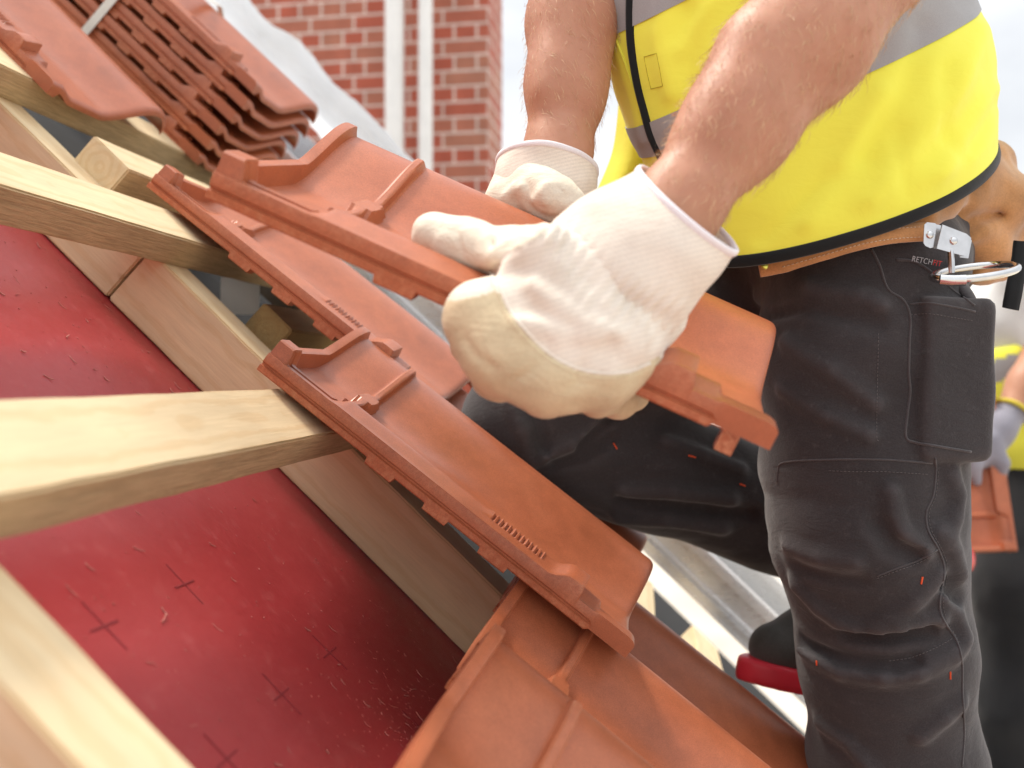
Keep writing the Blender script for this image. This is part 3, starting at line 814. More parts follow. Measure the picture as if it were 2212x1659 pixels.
# ------------------------------------------------------------------ body: head, torso and bare arms in one skin
LS, LE, LW = W(1965, -500, 1.03), W(1905, -115, .885), W(1452, 462, .800)
RS, RE, RW_ = W(1560, -430, 1.40), W(1243, -120, 1.17), W(1206, 330, 1.075)
def body_sdf(P):
    up = chain(P, [LS, LE], [.062, .052], .02)
    la = chain(P, [LE, LE * .62 + LW * .38, LE * .3 + LW * .7, LW, W(1400, 530, .79)], [.050, .051, .040, .0315, .030], .03)
    d = smin(up, la, .03)
    # forearm muscle on the thumb side and the wrist bones
    d = smin(d, chain(P, [W(1800, 0, .86), W(1640, 120, .835), W(1520, 300, .81)], [.026, .033, .020], .02), .03)
    d = smin(d, cone(P, W(1500, 430, .792), W(1470, 400, .796), .018, .016), .02)
    ur = chain(P, [RS, RE], [.06, .05], .02)
    ra = chain(P, [RE, RE * .6 + RW_ * .4, RE * .3 + RW_ * .7, RW_, W(1190, 385, 1.055)], [.043, .045, .039, .0325, .029], .03)
    d = smin(d, smin(ur, ra, .03), .03)
    d = smin(d, cone(P, W(1285, 10, 1.14), W(1262, 230, 1.085), .024, .016), .03)
    d = smin(d, chain(P, [W(1215, -20, 1.12), W(1185, 200, 1.07)], [.020, .016], .02), .025)
    # torso inside the vest, neck and head above the picture
    to = chain(P, [W(1800, 380, 1.24), W(1760, 180, 1.22), W(1710, -100, 1.22), W(1720, -380, 1.22)], [.09, .11, .12, .12], .06)
    to = smin(to, chain(P, [LS + (0.0, .05, -.01), W(1740, -520, 1.22), RS], [.075, .085, .075], .05), .06)
    hd = W(1560, -820, 1.18)
    to = smin(to, chain(P, [W(1720, -560, 1.22), W(1640, -700, 1.2)], [.062, .056], .03), .03)
    f = np.array([-.86, -.30, -.41]); f /= np.linalg.norm(f); s = np.cross(f, zz); s /= np.linalg.norm(s); u = np.cross(s, f)
    h = ellip(P, hd, (.098, .076, .112), [f, s, u])
    h = smin(h, ellip(P, hd + f * .03 - u * .055, (.062, .052, .06), [f, s, u]), .03)
    h = smin(h, cone(P, hd + f * .098 + u * .012, hd + f * .118 - u * .022, .009, .014), .012)          # nose
    for a in (-1, 1):
        h = smax(h, -ellip(P, hd + f * .105 + s * a * .031 + u * .012, (.016, .018, .011), [f, s, u]), .012)  # eye hollows
        h = smin(h, ellip(P, hd + f * .083 + s * a * .031 + u * .012, (.012, .013, .010), [f, s, u]), .003)
        h = smin(h, ellip(P, hd - f * .005 + s * a * .078 - u * .006, (.018, .008, .03), [f, s, u]), .006)
        h = smin(h, cone(P, hd + f * .094 + s * a * .014 + u * .03, hd + f * .085 + s * a * .05 + u * .03, .008, .006), .012)
    h = smin(h, cone(P, hd + f * .092 - u * .058 - s * .02, hd + f * .092 - u * .058 + s * .02, .008, .008), .006)
    h = smax(h, -cone(P, hd + f * .104 - u * .056 - s * .022, hd + f * .104 - u * .056 + s * .022, .003, .003), .004)
    return smin(d, smin(to, h, .03), .04)
V, Fc = surface_nets(body_sdf, (.0, .70, HC - .02 + .0), (.62, 1.60, HC + 1.05), .0062, 2)
BODY = add('body', V, Fc, SKIN, MAN, True, 0)
def hair_cap():
    hd = W(1560, -820, 1.18); f = np.array([-.86, -.30, -.41]); f /= np.linalg.norm(f); s = np.cross(f, zz); s /= np.linalg.norm(s); u = np.cross(s, f)
    def g(P):
        d = ellip(P, hd - f * .008 + u * .010, (.104, .084, .116), [f, s, u]) + vnoise(P, 60, 3) * .003
        cut = (P - hd) @ (f * .8 - u * .55) - .030
        return smax(d, cut, .012)
    return surface_nets(g, hd - .17, hd + .17, .006, 1)
V, Fc = hair_cap(); add('hair', V, Fc, HEADH, MAN, True, 0)
# arm hair: fine tapering blades rooted on the skin
def arm_hair(n_l, n_r):
    rng = np.random.default_rng(11)
    me = BODY.data; nv = len(me.vertices)
    co = np.empty(nv * 3); me.vertices.foreach_get('co', co); co = co.reshape(-1, 3) + WLOC[BODY]
    no = np.empty(nv * 3); me.vertices.foreach_get('normal', no); no = no.reshape(-1, 3)
    Vh, Fh = [], []
    for A, B, n, L0 in ((LE, LW, n_l, .014), (RE, RW_, n_r, .013)):
        ax = B - A; l = np.linalg.norm(ax); ax /= l
        h = (co - A) @ ax; r = np.linalg.norm(co - A - h[:, None] * ax, axis=1)
        ok = np.where((h > -.06) & (h < l * .99) & (r < .075))[0]
        for i in rng.choice(ok, n):
            p = co[i] + rng.normal(0, .0022, 3); N = no[i]; p = p - N * .0012
            side = np.cross(N, ax); side /= np.linalg.norm(side) + 1e-9
            d = ax * rng.normal(.75, .25) + side * rng.normal(.35, .45) + N * rng.uniform(.10, .42); d /= np.linalg.norm(d)
            L = L0 * rng.uniform(.5, 1.15); w = np.cross(d, rng.normal(size=3)); w /= np.linalg.norm(w); w = w * .00016
            q = p + d * L * .55; e = p + d * L - N * L * .12 + ax * L * .1
            b = len(Vh); Vh += [p - w, p + w, q + w * .8, q - w * .8, e]; Fh += [(b, b + 1, b + 2, b + 3), (b + 3, b + 2, b + 4)]
    return np.array(Vh), Fh
V, Fc = arm_hair(9000, 4200); o = add('arm_hair', V, Fc, HAIRM, MAN, False); o['kind'] = 'stuff'

# ------------------------------------------------------------------ vest
VR = [  # left point, right point, depth, near bulge, sag in picture units, far bulge
    ((1482, 500), (2150, 308), 1.22, .175, 116, .16), ((1436, 405), (2158, 150), 1.22, .18, 84, .16), ((1403, 318), (2128, 5), 1.22, .18, 46, .16),
    ((1374, 258), (2080, -110), 1.22, .178, 35, .16), ((1308, 78), (2050, -310), 1.22, .17, 14, .16), ((1284, -60), (2050, -440), 1.22, .165, 5, .16),
    ((1330, -340), (2010, -640), 1.22, .155, 0, .15), ((1450, -560), (1960, -760), 1.22, .13, 0, .13), ((1580, -640), (1850, -740), 1.22, .09, 0, .09)]
def vest_ring(tt):
    a = np.array([[*r[0], *r[1], r[2], r[3], r[4], r[5]] for r in VR]); k = len(a) - 1
    x = np.clip(tt, 0, k - 1e-6); i = int(x); f = x - i
    p0, p1, p2, p3 = a[max(i - 1, 0)], a[i], a[i + 1], a[min(i + 2, k)]
    return .5 * (2 * p1 + (p2 - p0) * f + (2 * p0 - 5 * p1 + 4 * p2 - p3) * f * f + (3 * p1 - p0 - 3 * p2 + p3) * f ** 3)
def poly_dist(Q, line):
    d = np.full(len(Q), 1e9)
    for a, b in zip(line[:-1], line[1:]):
        a, b = np.array(a, float), np.array(b, float); u = b - a
        t = np.clip(((Q - a) @ u) / (u @ u), 0, 1); d = np.minimum(d, np.linalg.norm(Q - a - t[:, None] * u, axis=1))
    return d
VFOLD = [([(2120, 60), (2060, 200), (1960, 330), (1880, 430)], 26, .0075), ([(2160, 190), (2090, 290), (2020, 380)], 20, .006), ([(2000, 60), (1960, 200), (1880, 340)], 30, -.007),
         ([(1900, 200), (1830, 330), (1750, 480)], 24, .006), ([(1800, 380), (1720, 450), (1650, 520)], 20, -.005), ([(2165, 240), (2140, 300), (2100, 345)], 14, .004),
         ([(1430, -10), (1425, 80), (1450, 200)], 22, .006), ([(1480, 30), (1490, 130), (1500, 220)], 26, -.006), ([(1330, 100), (1365, 200), (1400, 300)], 10, .003), ([(1540, 0), (1500, 60), (1470, 110)], 16, .005),
         ([(2060, 330), (2030, 250), (2040, 150)], 16, -.004), ([(1960, 420), (1940, 350), (1950, 280)], 14, -.004)]
def vest_surface(ts, m=150, off=0.0, a0=0, a1=2 * math.pi, closed=True):
    V = np.zeros((len(ts), m, 3))
    for i, tt in enumerate(ts):
        lx, ly, rx, ry, Yc, bn, sag, bf = vest_ring(tt)
        A, B = W(lx, ly, Yc), W(rx, ry, Yc); c = (A + B) / 2; hx = (A - B) / 2
        al = np.linspace(a0, a1, m, endpoint=not closed)
        ca, sa = np.cos(al), np.sin(al)
        ca = np.sign(ca) * np.abs(ca) ** .9; sp = np.abs(sa) ** .85
        nd = W((lx + rx) / 2, (ly + ry) / 2 + sag, Yc - bn) - c; fd = np.array([0, bf, -sag / F * Yc * .6])
        V[i] = c + ca[:, None] * hx + np.where((sa > 0)[:, None], sp[:, None] * nd, sp[:, None] * fd)
    flat = V.reshape(-1, 3)
    cc = V.mean(1, keepdims=True); dr = V - cc; dr /= np.linalg.norm(dr, axis=2, keepdims=True) + 1e-9
    amp = vnoise(flat * np.array([1, 1, .6]), 6, 2) * .012 + vnoise(flat, 15, 4) * .0042 + vnoise(flat, 33, 5) * .0014 - np.abs(vnoise(flat * np.array([1, 1, .5]), 11, 25)) * .004
    # drape folds running from the back hem up towards the front
    pr = px(flat); w = np.sin((pr[:, 0] * .35 + pr[:, 1]) / 42 + 1.6 * vnoise(flat, 6, 8))
    for pl, wd, am in VFOLD:
        amp = amp + am * np.exp(-(poly_dist(pr, pl) / wd) ** 2) * (flat[:, 1] < 1.2)
    amp = amp + .0036 * w * sstep(1700, 2050, pr[:, 0])
    tf = np.repeat(ts, m); amp = amp * sstep(-.0, .5, tf) + .0
    return V + dr * (amp.reshape(len(ts), m, 1) + off)
ts = np.linspace(0, 8, 150); M_ = 170
Vv = vest_surface(ts, M_); Vi = vest_surface(ts, M_, -.0022)
V, Fc = merge([(Vv.reshape(-1, 3), grid_faces(len(ts), M_, True)), (Vi.reshape(-1, 3), [f[::-1] for f in grid_faces(len(ts), M_, True)])])
n0 = len(ts) * M_; Fc += [(j, n0 + j, n0 + (j + 1) % M_, (j + 1) % M_) for j in range(M_)]
vest = add('vest', V, Fc, VEST, MAN, True, 0)
VB = BVHTree.FromPolygons([tuple(v) for v in Vv.reshape(-1, 3)], grid_faces(len(ts), M_, True))
def bhit(bvh, x, y):
    d = Vector(((x - 1106) / F, 1, (808 - y) / F)).normalized(); h = bvh.ray_cast(Vector(CAM), d)
    return (np.array(h[0]), np.array(h[1]), np.array(d)) if h[0] is not None else None
def btrace(bvh, pts, lift=.0008, sub=6):
    out = []
    for x, y in catmull(np.array(pts, float), sub):
        h = bhit(bvh, x, y)
        if h is not None: out.append(h[0] - h[2] * lift)
    return np.array(out)
for a, b, lab in ((2.0, 3.0, 'lower'), (4.0, 5.05, 'upper')):
    tb = np.linspace(a, b, 26); Vb = vest_surface(tb, M_, .0016); Vb2 = vest_surface(tb, M_, .0003)
    V, Fc = merge([(Vb.reshape(-1, 3), grid_faces(len(tb), M_, True)), (Vb2.reshape(-1, 3), [f[::-1] for f in grid_faces(len(tb), M_, True)])])
    k = len(tb) * M_
    Fc += [(j, k + j, k + (j + 1) % M_, (j + 1) % M_) for j in range(M_)] + [(k - M_ + j, k - M_ + (j + 1) % M_, 2 * k - M_ + (j + 1) % M_, 2 * k - M_ + j) for j in range(M_)]
    add('reflective_band', V, Fc, GREYB, vest, True, 30)
hem = Vv[0]; V, Fc = tube(hem, .0068, 10, True, (1.0, .42), up=zz); add('binding', V, Fc, BLACK, vest, True, 0)
P = btrace(VB, [(1364, -30), (1363, 40), (1366, 100), (1379, 180), (1394, 240), (1408, 290), (1426, 330), (1450, 380)], .001)
V, Fc = tube(P, .0062, 8, False, (1.0, .35), up=np.array([1.0, 0, 0])); add('zip', V, Fc, BLACK, vest, True, 0)
P = btrace(VB, [(1300, 0), (1317, 51), (1346, 126), (1372, 200), (1390, 250), (1408, 300)], .0006); V, Fc = tube(P, .0016, 6); add('placket_seam', V, Fc, VEST, vest, True, 0)
P = btrace(VB, [(1391, 123), (1418, 115), (1425, 150), (1431, 186), (1406, 192), (1398, 158)], .0003, 1)
OLIVE = m_plain('olive thread', (.50, .43, .03), .9, .2, 300, 0)
V, Fc = merge([tube(np.array([P[i] + (P[(i + 1) % 6] - P[i]) * f for f in np.linspace(0, 1, 6)]), .0004, 5) for i in range(6)]); add('label_stitching', V, Fc, OLIVE, vest, True, 0)
# far front panel of the open vest, seen between the arms
n, m = 40, 24; V = np.zeros((n, m, 3))
lft = catmull([(1345, 90), (1338, 180), (1334, 250), (1322, 330), (1292, 405), (1270, 450), (1262, 500)], 7)[:n]; n = len(lft); V = np.zeros((n, m, 3))
for i in range(n):
    for j in range(m):
        g = j / (m - 1); V[i, j] = W(lft[i][0] + g * 240, lft[i][1] + g * 10, 1.42 - .05 * math.sin(g * 2.2) - .02 * math.sin(g * 9))
V2 = V + np.array([0, .003, 0]); V, Fc = merge([(V.reshape(-1, 3), grid_faces(n, m)), (V2.reshape(-1, 3), [f[::-1] for f in grid_faces(n, m)])]); add('front_panel', V, Fc, VEST, vest, True, 0)

# ------------------------------------------------------------------ trousers
LL = [W(1868, 590, 1.20), W(1852, 760, 1.19), W(1862, 1000, 1.185), W(1873, 1150, 1.18), W(1894, 1260, 1.19), W(1911, 1400, 1.2), W(1938, 1659, 1.22), W(1962, 1900, 1.25)]
LR = [.120, .113, .110, .107, .0985, .100, .0955, .088]
RL = [W(1700, 640, 1.42), W(1400, 750, 1.41), W(1128, 905, 1.40)]
SH = [W(1126, 935, 1.40), W(1400, 1008, 1.43), W(1690, 1104, 1.47), W(1850, 1200, 1.5), W(1905, 1275, 1.5)]
pz = (W(2037, 818, 1.097), np.array([[math.cos(.22), math.sin(.22), -.02], [-math.sin(.22), math.cos(.22), 0], [.02, 0, 1]]))
FOLD0 = []
def trousers0(P):
    d = chain(P, LL, LR, .03)
    d = smin(d, chain(P, [W(1790, 520, 1.32), W(1930, 520, 1.30)], [.13, .115], .04), .05)
    d = smin(d, chain(P, RL, [.12, .095, .080], .03), .03)
    d = smin(d, chain(P, SH, [.082, .087, .088, .078, .068], .03), .028)
    d = d + vnoise(P, 10, 1) * .0040 + vnoise(P, 26, 2) * .0012 - np.abs(vnoise(P * np.array([.7, .7, 1.5]), 13, 12)) * .0042 - np.abs(vnoise(P * np.array([.8, .8, 1.6]), 34, 13)) * .0012
    return d
def L3(pts, Y0=.9): 
    q = [march(trousers0, x, y, .9) for x, y in pts]
    return [p for p in q if p is not None]
for pts, r, sg in (
    ([(1735, 1398), (1819, 1447), (1909, 1459), (1984, 1449), (2058, 1411), (2078, 1385)], .011, 1),
    ([(1729, 1384), (1819, 1424), (1880, 1434), (1939, 1436), (1975, 1428)], .007, -1),
    ([(1722, 1262), (1770, 1310), (1819, 1345), (1850, 1357), (1940, 1352), (2028, 1340)], .010, 1),
    ([(1830, 1372), (1920, 1376), (2010, 1362)], .008, -1),
    ([(2028, 1245), (1975, 1300), (1900, 1350)], .008, 1),
    ([(1925, 1060), (1932, 1110), (1950, 1155), (2000, 1190)], .008, 1),
    ([(1895, 1130), (1925, 1175), (1975, 1200)], .008, -1),
    ([(2055, 1025), (2068, 1070), (2060, 1120), (2045, 1160)], .010, 1), ([(2030, 1150), (2060, 1190), (2075, 1240)], .009, 1),
    ([(2040, 1290), (2066, 1320), (2080, 1370)], .008, 1), ([(2040, 1260), (2055, 1285), (2070, 1296)], .006, -1),
    ([(1700, 1180), (1770, 1205), (1850, 1215)], .006, 1), ([(1720, 1225), (1790, 1248), (1860, 1258)], .005, -1),
    ([(1640, 640), (1750, 620), (1860, 640), (1905, 660)], .008, 1), ([(1640, 690), (1740, 665), (1850, 690), (1895, 700)], .006, -1),
    ([(1700, 740), (1800, 800), (1890, 870)], .009, 1), ([(1690, 840), (1790, 900), (1880, 940)], .007, 1),
    ([(1990, 1590), (2040, 1550), (2075, 1520)], .008, 1), ([(1770, 1560), (1830, 1600), (1880, 1659)], .007, 1),
    ([(1180, 985), (1235, 960), (1290, 930), (1340, 880)], .010, 1), ([(1200, 1005), (1260, 985), (1320, 950)], .007, -1), ([(1255, 960), (1330, 895)], .006, -1),
    ([(1340, 1083), (1440, 1093), (1530, 1103), (1620, 1112)], .010, -1), ([(1340, 1118), (1440, 1122), (1560, 1140)], .011, 1), ([(1350, 1058), (1450, 1062), (1580, 1078)], .010, 1),
    ([(1440, 955), (1520, 985), (1600, 1015)], .009, 1), ([(1100, 870), (1130, 930), (1150, 1000)], .008, 1), ([(1155, 880), (1170, 930), (1180, 970)], .006, -1)):
    p = L3(pts)
    if len(p) > 1: FOLD0.append((p, r, sg))
def trousers(P):
    d = folds(P, trousers0(P), FOLD0, .012)
    # bellows pocket on the outer thigh
    pk = rbox(P, pz[0], pz[1], (.0455, .034, .0915), .012) + vnoise(P, 22, 6) * .003
    d = smin(d, pk, .006)
    # knee patch stands proud of the leg
    return d
lo = (np.min([p for p in LL + RL + SH], 0) - .16); hi = (np.max([p for p in LL + RL + SH], 0) + .17); hi[2] = HC + .32
V, Fc = surface_nets(trousers, lo, hi, .0048, 1)
cut = None
TR = add('trousers', V, Fc, TROU, MAN, True, 0)
TB_ = BVHTree.FromPolygons([tuple(v) for v in V], [tuple(map(int, f)) for f in Fc])
def seam(name, pts, r, mat, lift=.0004, parent=TR, sub=6, flat=None):
    P = btrace(TB_, pts, lift, sub)
    if len(P) > 1: V, Fc = tube(P, r, 6, False, flat); return add(name, V, Fc, mat, parent, True, 0)
def stitches(name, pts, mat, parent=TR, step=.0042, r=.00035, lift=.0003, bvh=None):
    P = btrace(bvh or TB_, pts, lift, 14); L = np.concatenate([[0], np.cumsum(np.linalg.norm(np.diff(P, axis=0), axis=1))]); parts = []
    k = 0.0
    while k + step * .6 < L[-1]:
        q = np.array([[np.interp(k + f * step * .62, L, P[:, c]) for c in range(3)] for f in (0, .5, 1)]); parts.append(tube(q, r, 5)); k += step
    if parts: V, Fc = merge(parts); return add(name, V, Fc, mat, parent, True, 0)
seam('side_seam', [(2020, 989), (2022, 1016), (2016, 1070), (2001, 1106), (2005, 1145), (2029, 1190), (2040, 1232), (2030, 1296), (2036, 1335), (2066, 1383), (2078, 1431), (2079, 1491), (2083, 1581), (2078, 1656)], 0.0013, TROU, .0001)
seam('pocket_edge', [(1882, 537), (1900, 573), (1918, 624), (1951, 648), (1966, 684), (1964, 746), (1963, 806), (1966, 845), (1960, 896), (1957, 944), (1978, 956), (2014, 962), (2060, 970), (2098, 976)], 0.0014, TROU, .0001)
seam('pocket_hem', [(1966, 657), (2008, 655), (2060, 663), (2107, 673)], 0.0011, TROU, .0001)
seam('flap_edge', [(1936, 561), (1975, 565), (2017, 591), (2059, 627), (2089, 648), (2105, 660)], 0.0015, TROU, .0001)
seam('patch_edge', [(1678, 1040), (1680, 1018), (1694, 999), (1789, 993), (1909, 993), (2014, 1001)], 0.001, TROU, .0001)
seam('knee_seam', [(1894, 1245), (1939, 1227), (1985, 1210), (2025, 1188)], 0.0008, TROU, .0001)
stitches('stitching', [(1966, 680), (2008, 678), (2060, 686), (2107, 694)], STITCH)
stitches('stitching', [(1898, 720), (1895, 851), (1894, 941), (1899, 953)], STITCH)
stitches('stitching', [(1790, 1017), (1850, 1019), (1909, 1019), (2010, 1025)], STITCH)
stitches('stitching', [(1894, 1250), (1939, 1233), (1985, 1216), (2025, 1194)], STITCH)
stitches('stitching', [(1920, 1428), (1970, 1420), (2020, 1400), (2058, 1379)], STITCH)
stitches('stitching', [(2028, 1010), (2022, 1070), (2008, 1106), (2012, 1145), (2036, 1190), (2047, 1232), (2038, 1296), (2044, 1335), (2074, 1390)], STITCH)
for pts in (((1993, 1246), (1990, 1262)), ((2053, 1451), (2053, 1467)), ((1764, 1427), (1764, 1437)), ((1325, 957), (1333, 970)), ((1487, 984), (1503, 988)), ((1598, 1045), (1610, 1050))):
    seam('bar_tack', pts, .0011, ORNG, .0004, TR, 3)
# small tab of cloth standing off the pocket
V, Fc = tube(WL((2070, 606, 1.12), (2090, 636, 1.112), (2108, 660, 1.11), (2120, 668, 1.112)), [.013, .014, .010, .005], 10, False, (.35, 1.0)); add('pocket_tab', V, Fc, TROU, TR, True, 0)
# woven label: ETCH in grey, FIT in red
def text_mesh(name, s, size, mat, o, X, Y, parent):
    cu = bpy.data.curves.new(name, 'FONT'); cu.body = s; cu.size = size; cu.extrude = .00015; cu.space_character = 1.05
    t_ = bpy.data.objects.new(name, cu); COL.objects.link(t_)
    bpy.context.view_layer.update(); ev = t_.evaluated_get(bpy.context.evaluated_depsgraph_get()); me = bpy.data.meshes.new_from_object(ev)
    bpy.data.objects.remove(t_)
    vv = np.array([v.co[:] for v in me.vertices]); ff = [tuple(p.vertices) for p in me.polygons]; bpy.data.meshes.remove(me)
    Z = np.cross(X, Y); Vw = o + vv[:, :1] * X + vv[:, 1:2] * Y + vv[:, 2:] * Z
    w = vv[:, 0].max(); 
    return add(name, Vw, ff, mat, parent, False), w
h1, h2 = bhit(TB_, 1990, 562), bhit(TB_, 2044, 572)
if h1 and h2:
    X = h2[0] - h1[0]; X /= np.linalg.norm(X); N = -h1[2]; N = N - X * (N @ X); N /= np.linalg.norm(N); Y = np.cross(N, X)
    o_ = h1[0] + N * .004 - X * .016
    _, w = text_mesh('label_text', 'RETCH', .0088, m_plain('grey print', (.36, .36, .38), .7, .05, 30, 0), o_ - Y * .003, X, Y, TR)
    _, w2 = text_mesh('label_text', 'FIT', .0088, m_plain('red print', (.55, .03, .03), .7, .05, 30, 0), o_ - Y * .003 + X * (w + .0008), X, Y, TR)

# ------------------------------------------------------------------ boots
def boot(name, toe, ball, inst, ank, heel, label=None):
    def up_(P):
        d = chain(P, [toe, ball, inst, ank], [.036, .047, .052, .054], .03); d = smin(d, chain(P, [ball, heel, ank], [.04, .04, .05], .03), .03)
        return d + vnoise(P, 30, 3) * .0015
    c = (toe + heel) / 2; V, Fc = surface_nets(up_, c - .21, c + .23, .006, 1); b = add('boot', V, Fc, NUBUCK, MAN, True, 0)
    f = toe - heel; f /= np.linalg.norm(f); upv = zz - f * (zz @ f); upv /= np.linalg.norm(upv)
    c0 = (toe + heel) / 2 - upv * .037; sd_ = np.cross(f, upv); L0 = np.linalg.norm(toe - heel) / 2 + .054
    def so(P):
        h = (P - c0) @ upv
        q2 = P - h[:, None] * upv
        return smax(ellip(q2, c0, (L0, .056, .056), [f, sd_, upv]), np.abs(h - .004 * sstep(.10, .17, (P - c0) @ f)) - .0175, .006)
    V, Fc = surface_nets(so, c - .23, c + .23, .0055, 1); add('sole', V, Fc, RUBR, b, True, 45)
    return b
boot('boot', W(1672, 1398, 1.40), W(1755, 1390, 1.415), W(1835, 1325, 1.45), W(1905, 1285, 1.48), W(1985, 1425, 1.47))
boot('boot', W(1780, 2110, 1.2), W(1860, 2105, 1.22), W(1940, 2030, 1.25), W(1965, 1940, 1.26), W(2060, 2110, 1.28))

# ------------------------------------------------------------------ gloves
def in_poly(Q, poly):
    x, y = Q[:, 0], Q[:, 1]; r = np.zeros(len(Q), bool); n = len(poly)
    for i in range(n):
        (x1, y1), (x2, y2) = poly[i], poly[(i + 1) % n]
        if y1 == y2: continue
        c = ((y1 > y) != (y2 > y)) & (x < (x2 - x1) * (y - y1) / (y2 - y1) + x1); r ^= c
    return r
KN = [W(1037, 688, .744), W(1085, 765, .737), W(1180, 812, .736), W(1292, 818, .743)]
def hand0(P):
    wr = [W(1330, 552, .785), W(1360, 600, .782), W(1385, 650, .782), W(1400, 700, .785)]
    d = None
    for w, k, r0, r1 in zip(wr, KN, (.022, .025, .025, .022), (.0215, .0220, .0215, .0190)):
        c = chain(P, [w, w * .5 + k * .5 + np.array([0, -.006, .0]), k], [r0, (r0 + r1) / 2 + .003, r1], .015); d = c if d is None else smin(d, c, .03)
    d = smin(d, chain(P, KN, [.0215, .022, .0215, .0185], .012), .022)            # the leather over the knuckles is one taut roll
    lo_ = [p + np.array([.003, .034, -.005]) for p in KN]; d = smin(d, chain(P, lo_, [.018, .019, .018, .015], .012), .02)
    d = smin(d, chain(P, [W(1395, 605, .787), W(1460, 560, .792)], [.032, .030], .02), .03)
    fing = [((1030, 738, .795), (1085, 752, .838), (1132, 762, .862)), ((1078, 805, .790), (1130, 802, .838), (1180, 795, .866)),
            ((1180, 845, .790), (1235, 840, .838), (1275, 832, .868)), ((1290, 850, .795), (1335, 855, .834), (1362, 852, .858))]
    for k, (a, b, c), r in zip(KN, fing, (.0185, .0195, .0190, .017)):
        f = chain(P, [k + np.array([0, .02, 0]), W(*a), W(*b), W(*c)], [r + .002, r, r * .95, r * .85], .008); d = smin(d, f, .011)
    th = chain(P, [W(1285, 600, .768), W(1190, 572, .766), W(1120, 562, .780), W(1010, 531, .808), W(938, 506, .822)], [.030, .028, .0225, .0185, .0172], .014)
    return smin(d, th, .016)
def crease(f, pts, r, depth=.0):
    out = []
    for x, y in pts:
        p = march(f, x, y, .4)
        if p is not None: out.append(p - (p - CAM) / np.linalg.norm(p - CAM) * (-depth))
    return out
HC1 = [(crease(hand0, q, 0, -dp), r, sg, k) for q, r, sg, k, dp in (
    ([(1000, 612), (1045, 597), (1080, 577), (1105, 556)], .0030, -1, .010, 0), ([(1200, 500), (1150, 520), (1105, 536), (1085, 545)], .0045, 1, .012, 0),
    ([(1190, 520), (1140, 548), (1100, 580)], .0040, 1, .010, 0), ([(985, 500), (998, 520), (1000, 545)], .0012, -1, .005, 0), ([(1062, 520), (1078, 545), (1070, 575)], .0018, -1, .006, 0),
    ([(1008, 735), (1030, 765), (1062, 790)], .0022, -1, .007, 0), ([(1110, 820), (1150, 800), (1180, 770)], .0012, -1, .006, 0), ([(1230, 845), (1250, 812), (1262, 780)], .0012, -1, .006, 0),
    ([(1120, 700), (1200, 720), (1290, 730)], .0030, 1, .012, 0), ([(1150, 620), (1230, 680), (1330, 720)], .0025, 1, .012, 0))]
def hand_sdf(P):
    d = hand0(P)
    for q, r, sg, k in HC1:
        if len(q) > 1:
            c = chain(P, q, np.full(len(q), r), .003); d = smin(d, c, k) if sg > 0 else smax(d, -c, k)
    return d + vnoise(P, 42, 3) * .0014 + vnoise(P, 90, 4) * .0007 - np.abs(vnoise(P, 55, 21)) * .0014
FAB = [(1062, 585), (1081, 628), (1101, 672), (1142, 723), (1188, 766), (1241, 795), (1303, 808), (1361, 803), (1425, 770), (1520, 700), (1500, 500), (1300, 420), (1200, 485), (1150, 525), (1095, 548)]
LGLOVE_LINE = [(1192, 518), (1240, 575), (1300, 622), (1370, 655), (1452, 690)]
def puckers(V, nrm, line, wpx, lam, amp, n_dir):
    Q = px(V); d = poly_dist(Q, line)
    s = (Q @ np.array(n_dir))
    ph = s / lam * 2 * np.pi + 2.2 * vnoise(V, 40, 7)
    return nrm * (np.exp(-(d / wpx) ** 2) * np.sin(ph) * amp * (.7 + .5 * vnoise(V, 60, 9)))[:, None]
def vnormals(V, Fc):
    N = np.zeros_like(V); Q = np.asarray(Fc); n = np.cross(V[Q[:, 2]] - V[Q[:, 0]], V[Q[:, 3]] - V[Q[:, 1]])
    for k in range(4): np.add.at(N, Q[:, k], n)
    return N / (np.linalg.norm(N, axis=1, keepdims=True) + 1e-12)
V, Fc = surface_nets(hand_sdf, W(870, 930, .78) - np.array([.02, .13, 0]), W(1560, 420, .80) + np.array([.01, .125, .0]), .0026, 2)
N = vnormals(V, Fc); Q = px(V)
front = (N[:, 1] < .25)
isf = in_poly(Q, FAB) & front & (V[:, 1] < .80)
edge = poly_dist(Q, FAB[:10])
V = V + np.where(~isf, 1, 0)[:, None] * N * (.0014 * sstep(0, 9, edge))[:, None] - N * (np.exp(-(edge / 4.5) ** 2) * .0008 * front)[:, None]
V = V + puckers(V, N, LGLOVE_LINE, 60, 25, .0017, (.80, .60)) * front[:, None]
st = np.sin((Q @ np.array([.34, .94])) / 11 * 2 * np.pi) * .00022
V = V + N * (st * isf * .0)[:, None]
fv = np.asarray(Fc); midx = np.where(isf[fv].mean(1) >= .5, 1, 0)
isb = in_poly(Q, [(930, 650), (985, 655), (1050, 640), (1081, 628), (1101, 672), (1142, 723), (1188, 766), (1241, 795), (1303, 808), (1361, 803), (1425, 770), (1430, 830), (1360, 940), (1180, 940), (1000, 860), (930, 760)]) & ~isf
midx = np.where((isb[fv].mean(1) >= .5) & (midx == 0), 2, midx)
GL = add('glove', V, Fc, [GLEA, CLOTH, BAND], MAN, True, 0, midx)
GB = BVHTree.FromPolygons([tuple(v) for v in V], [tuple(map(int, f)) for f in Fc])
bd = btrace(GB, [(1058, 585), (1081, 628), (1101, 672), (1142, 723), (1188, 766), (1241, 795), (1303, 808), (1361, 803), (1405, 785)], .0002)
Vb_, Fb_ = tube(bd, .0011, 6); add('seam', Vb_, Fb_, CLOTH, GL, True, 0)
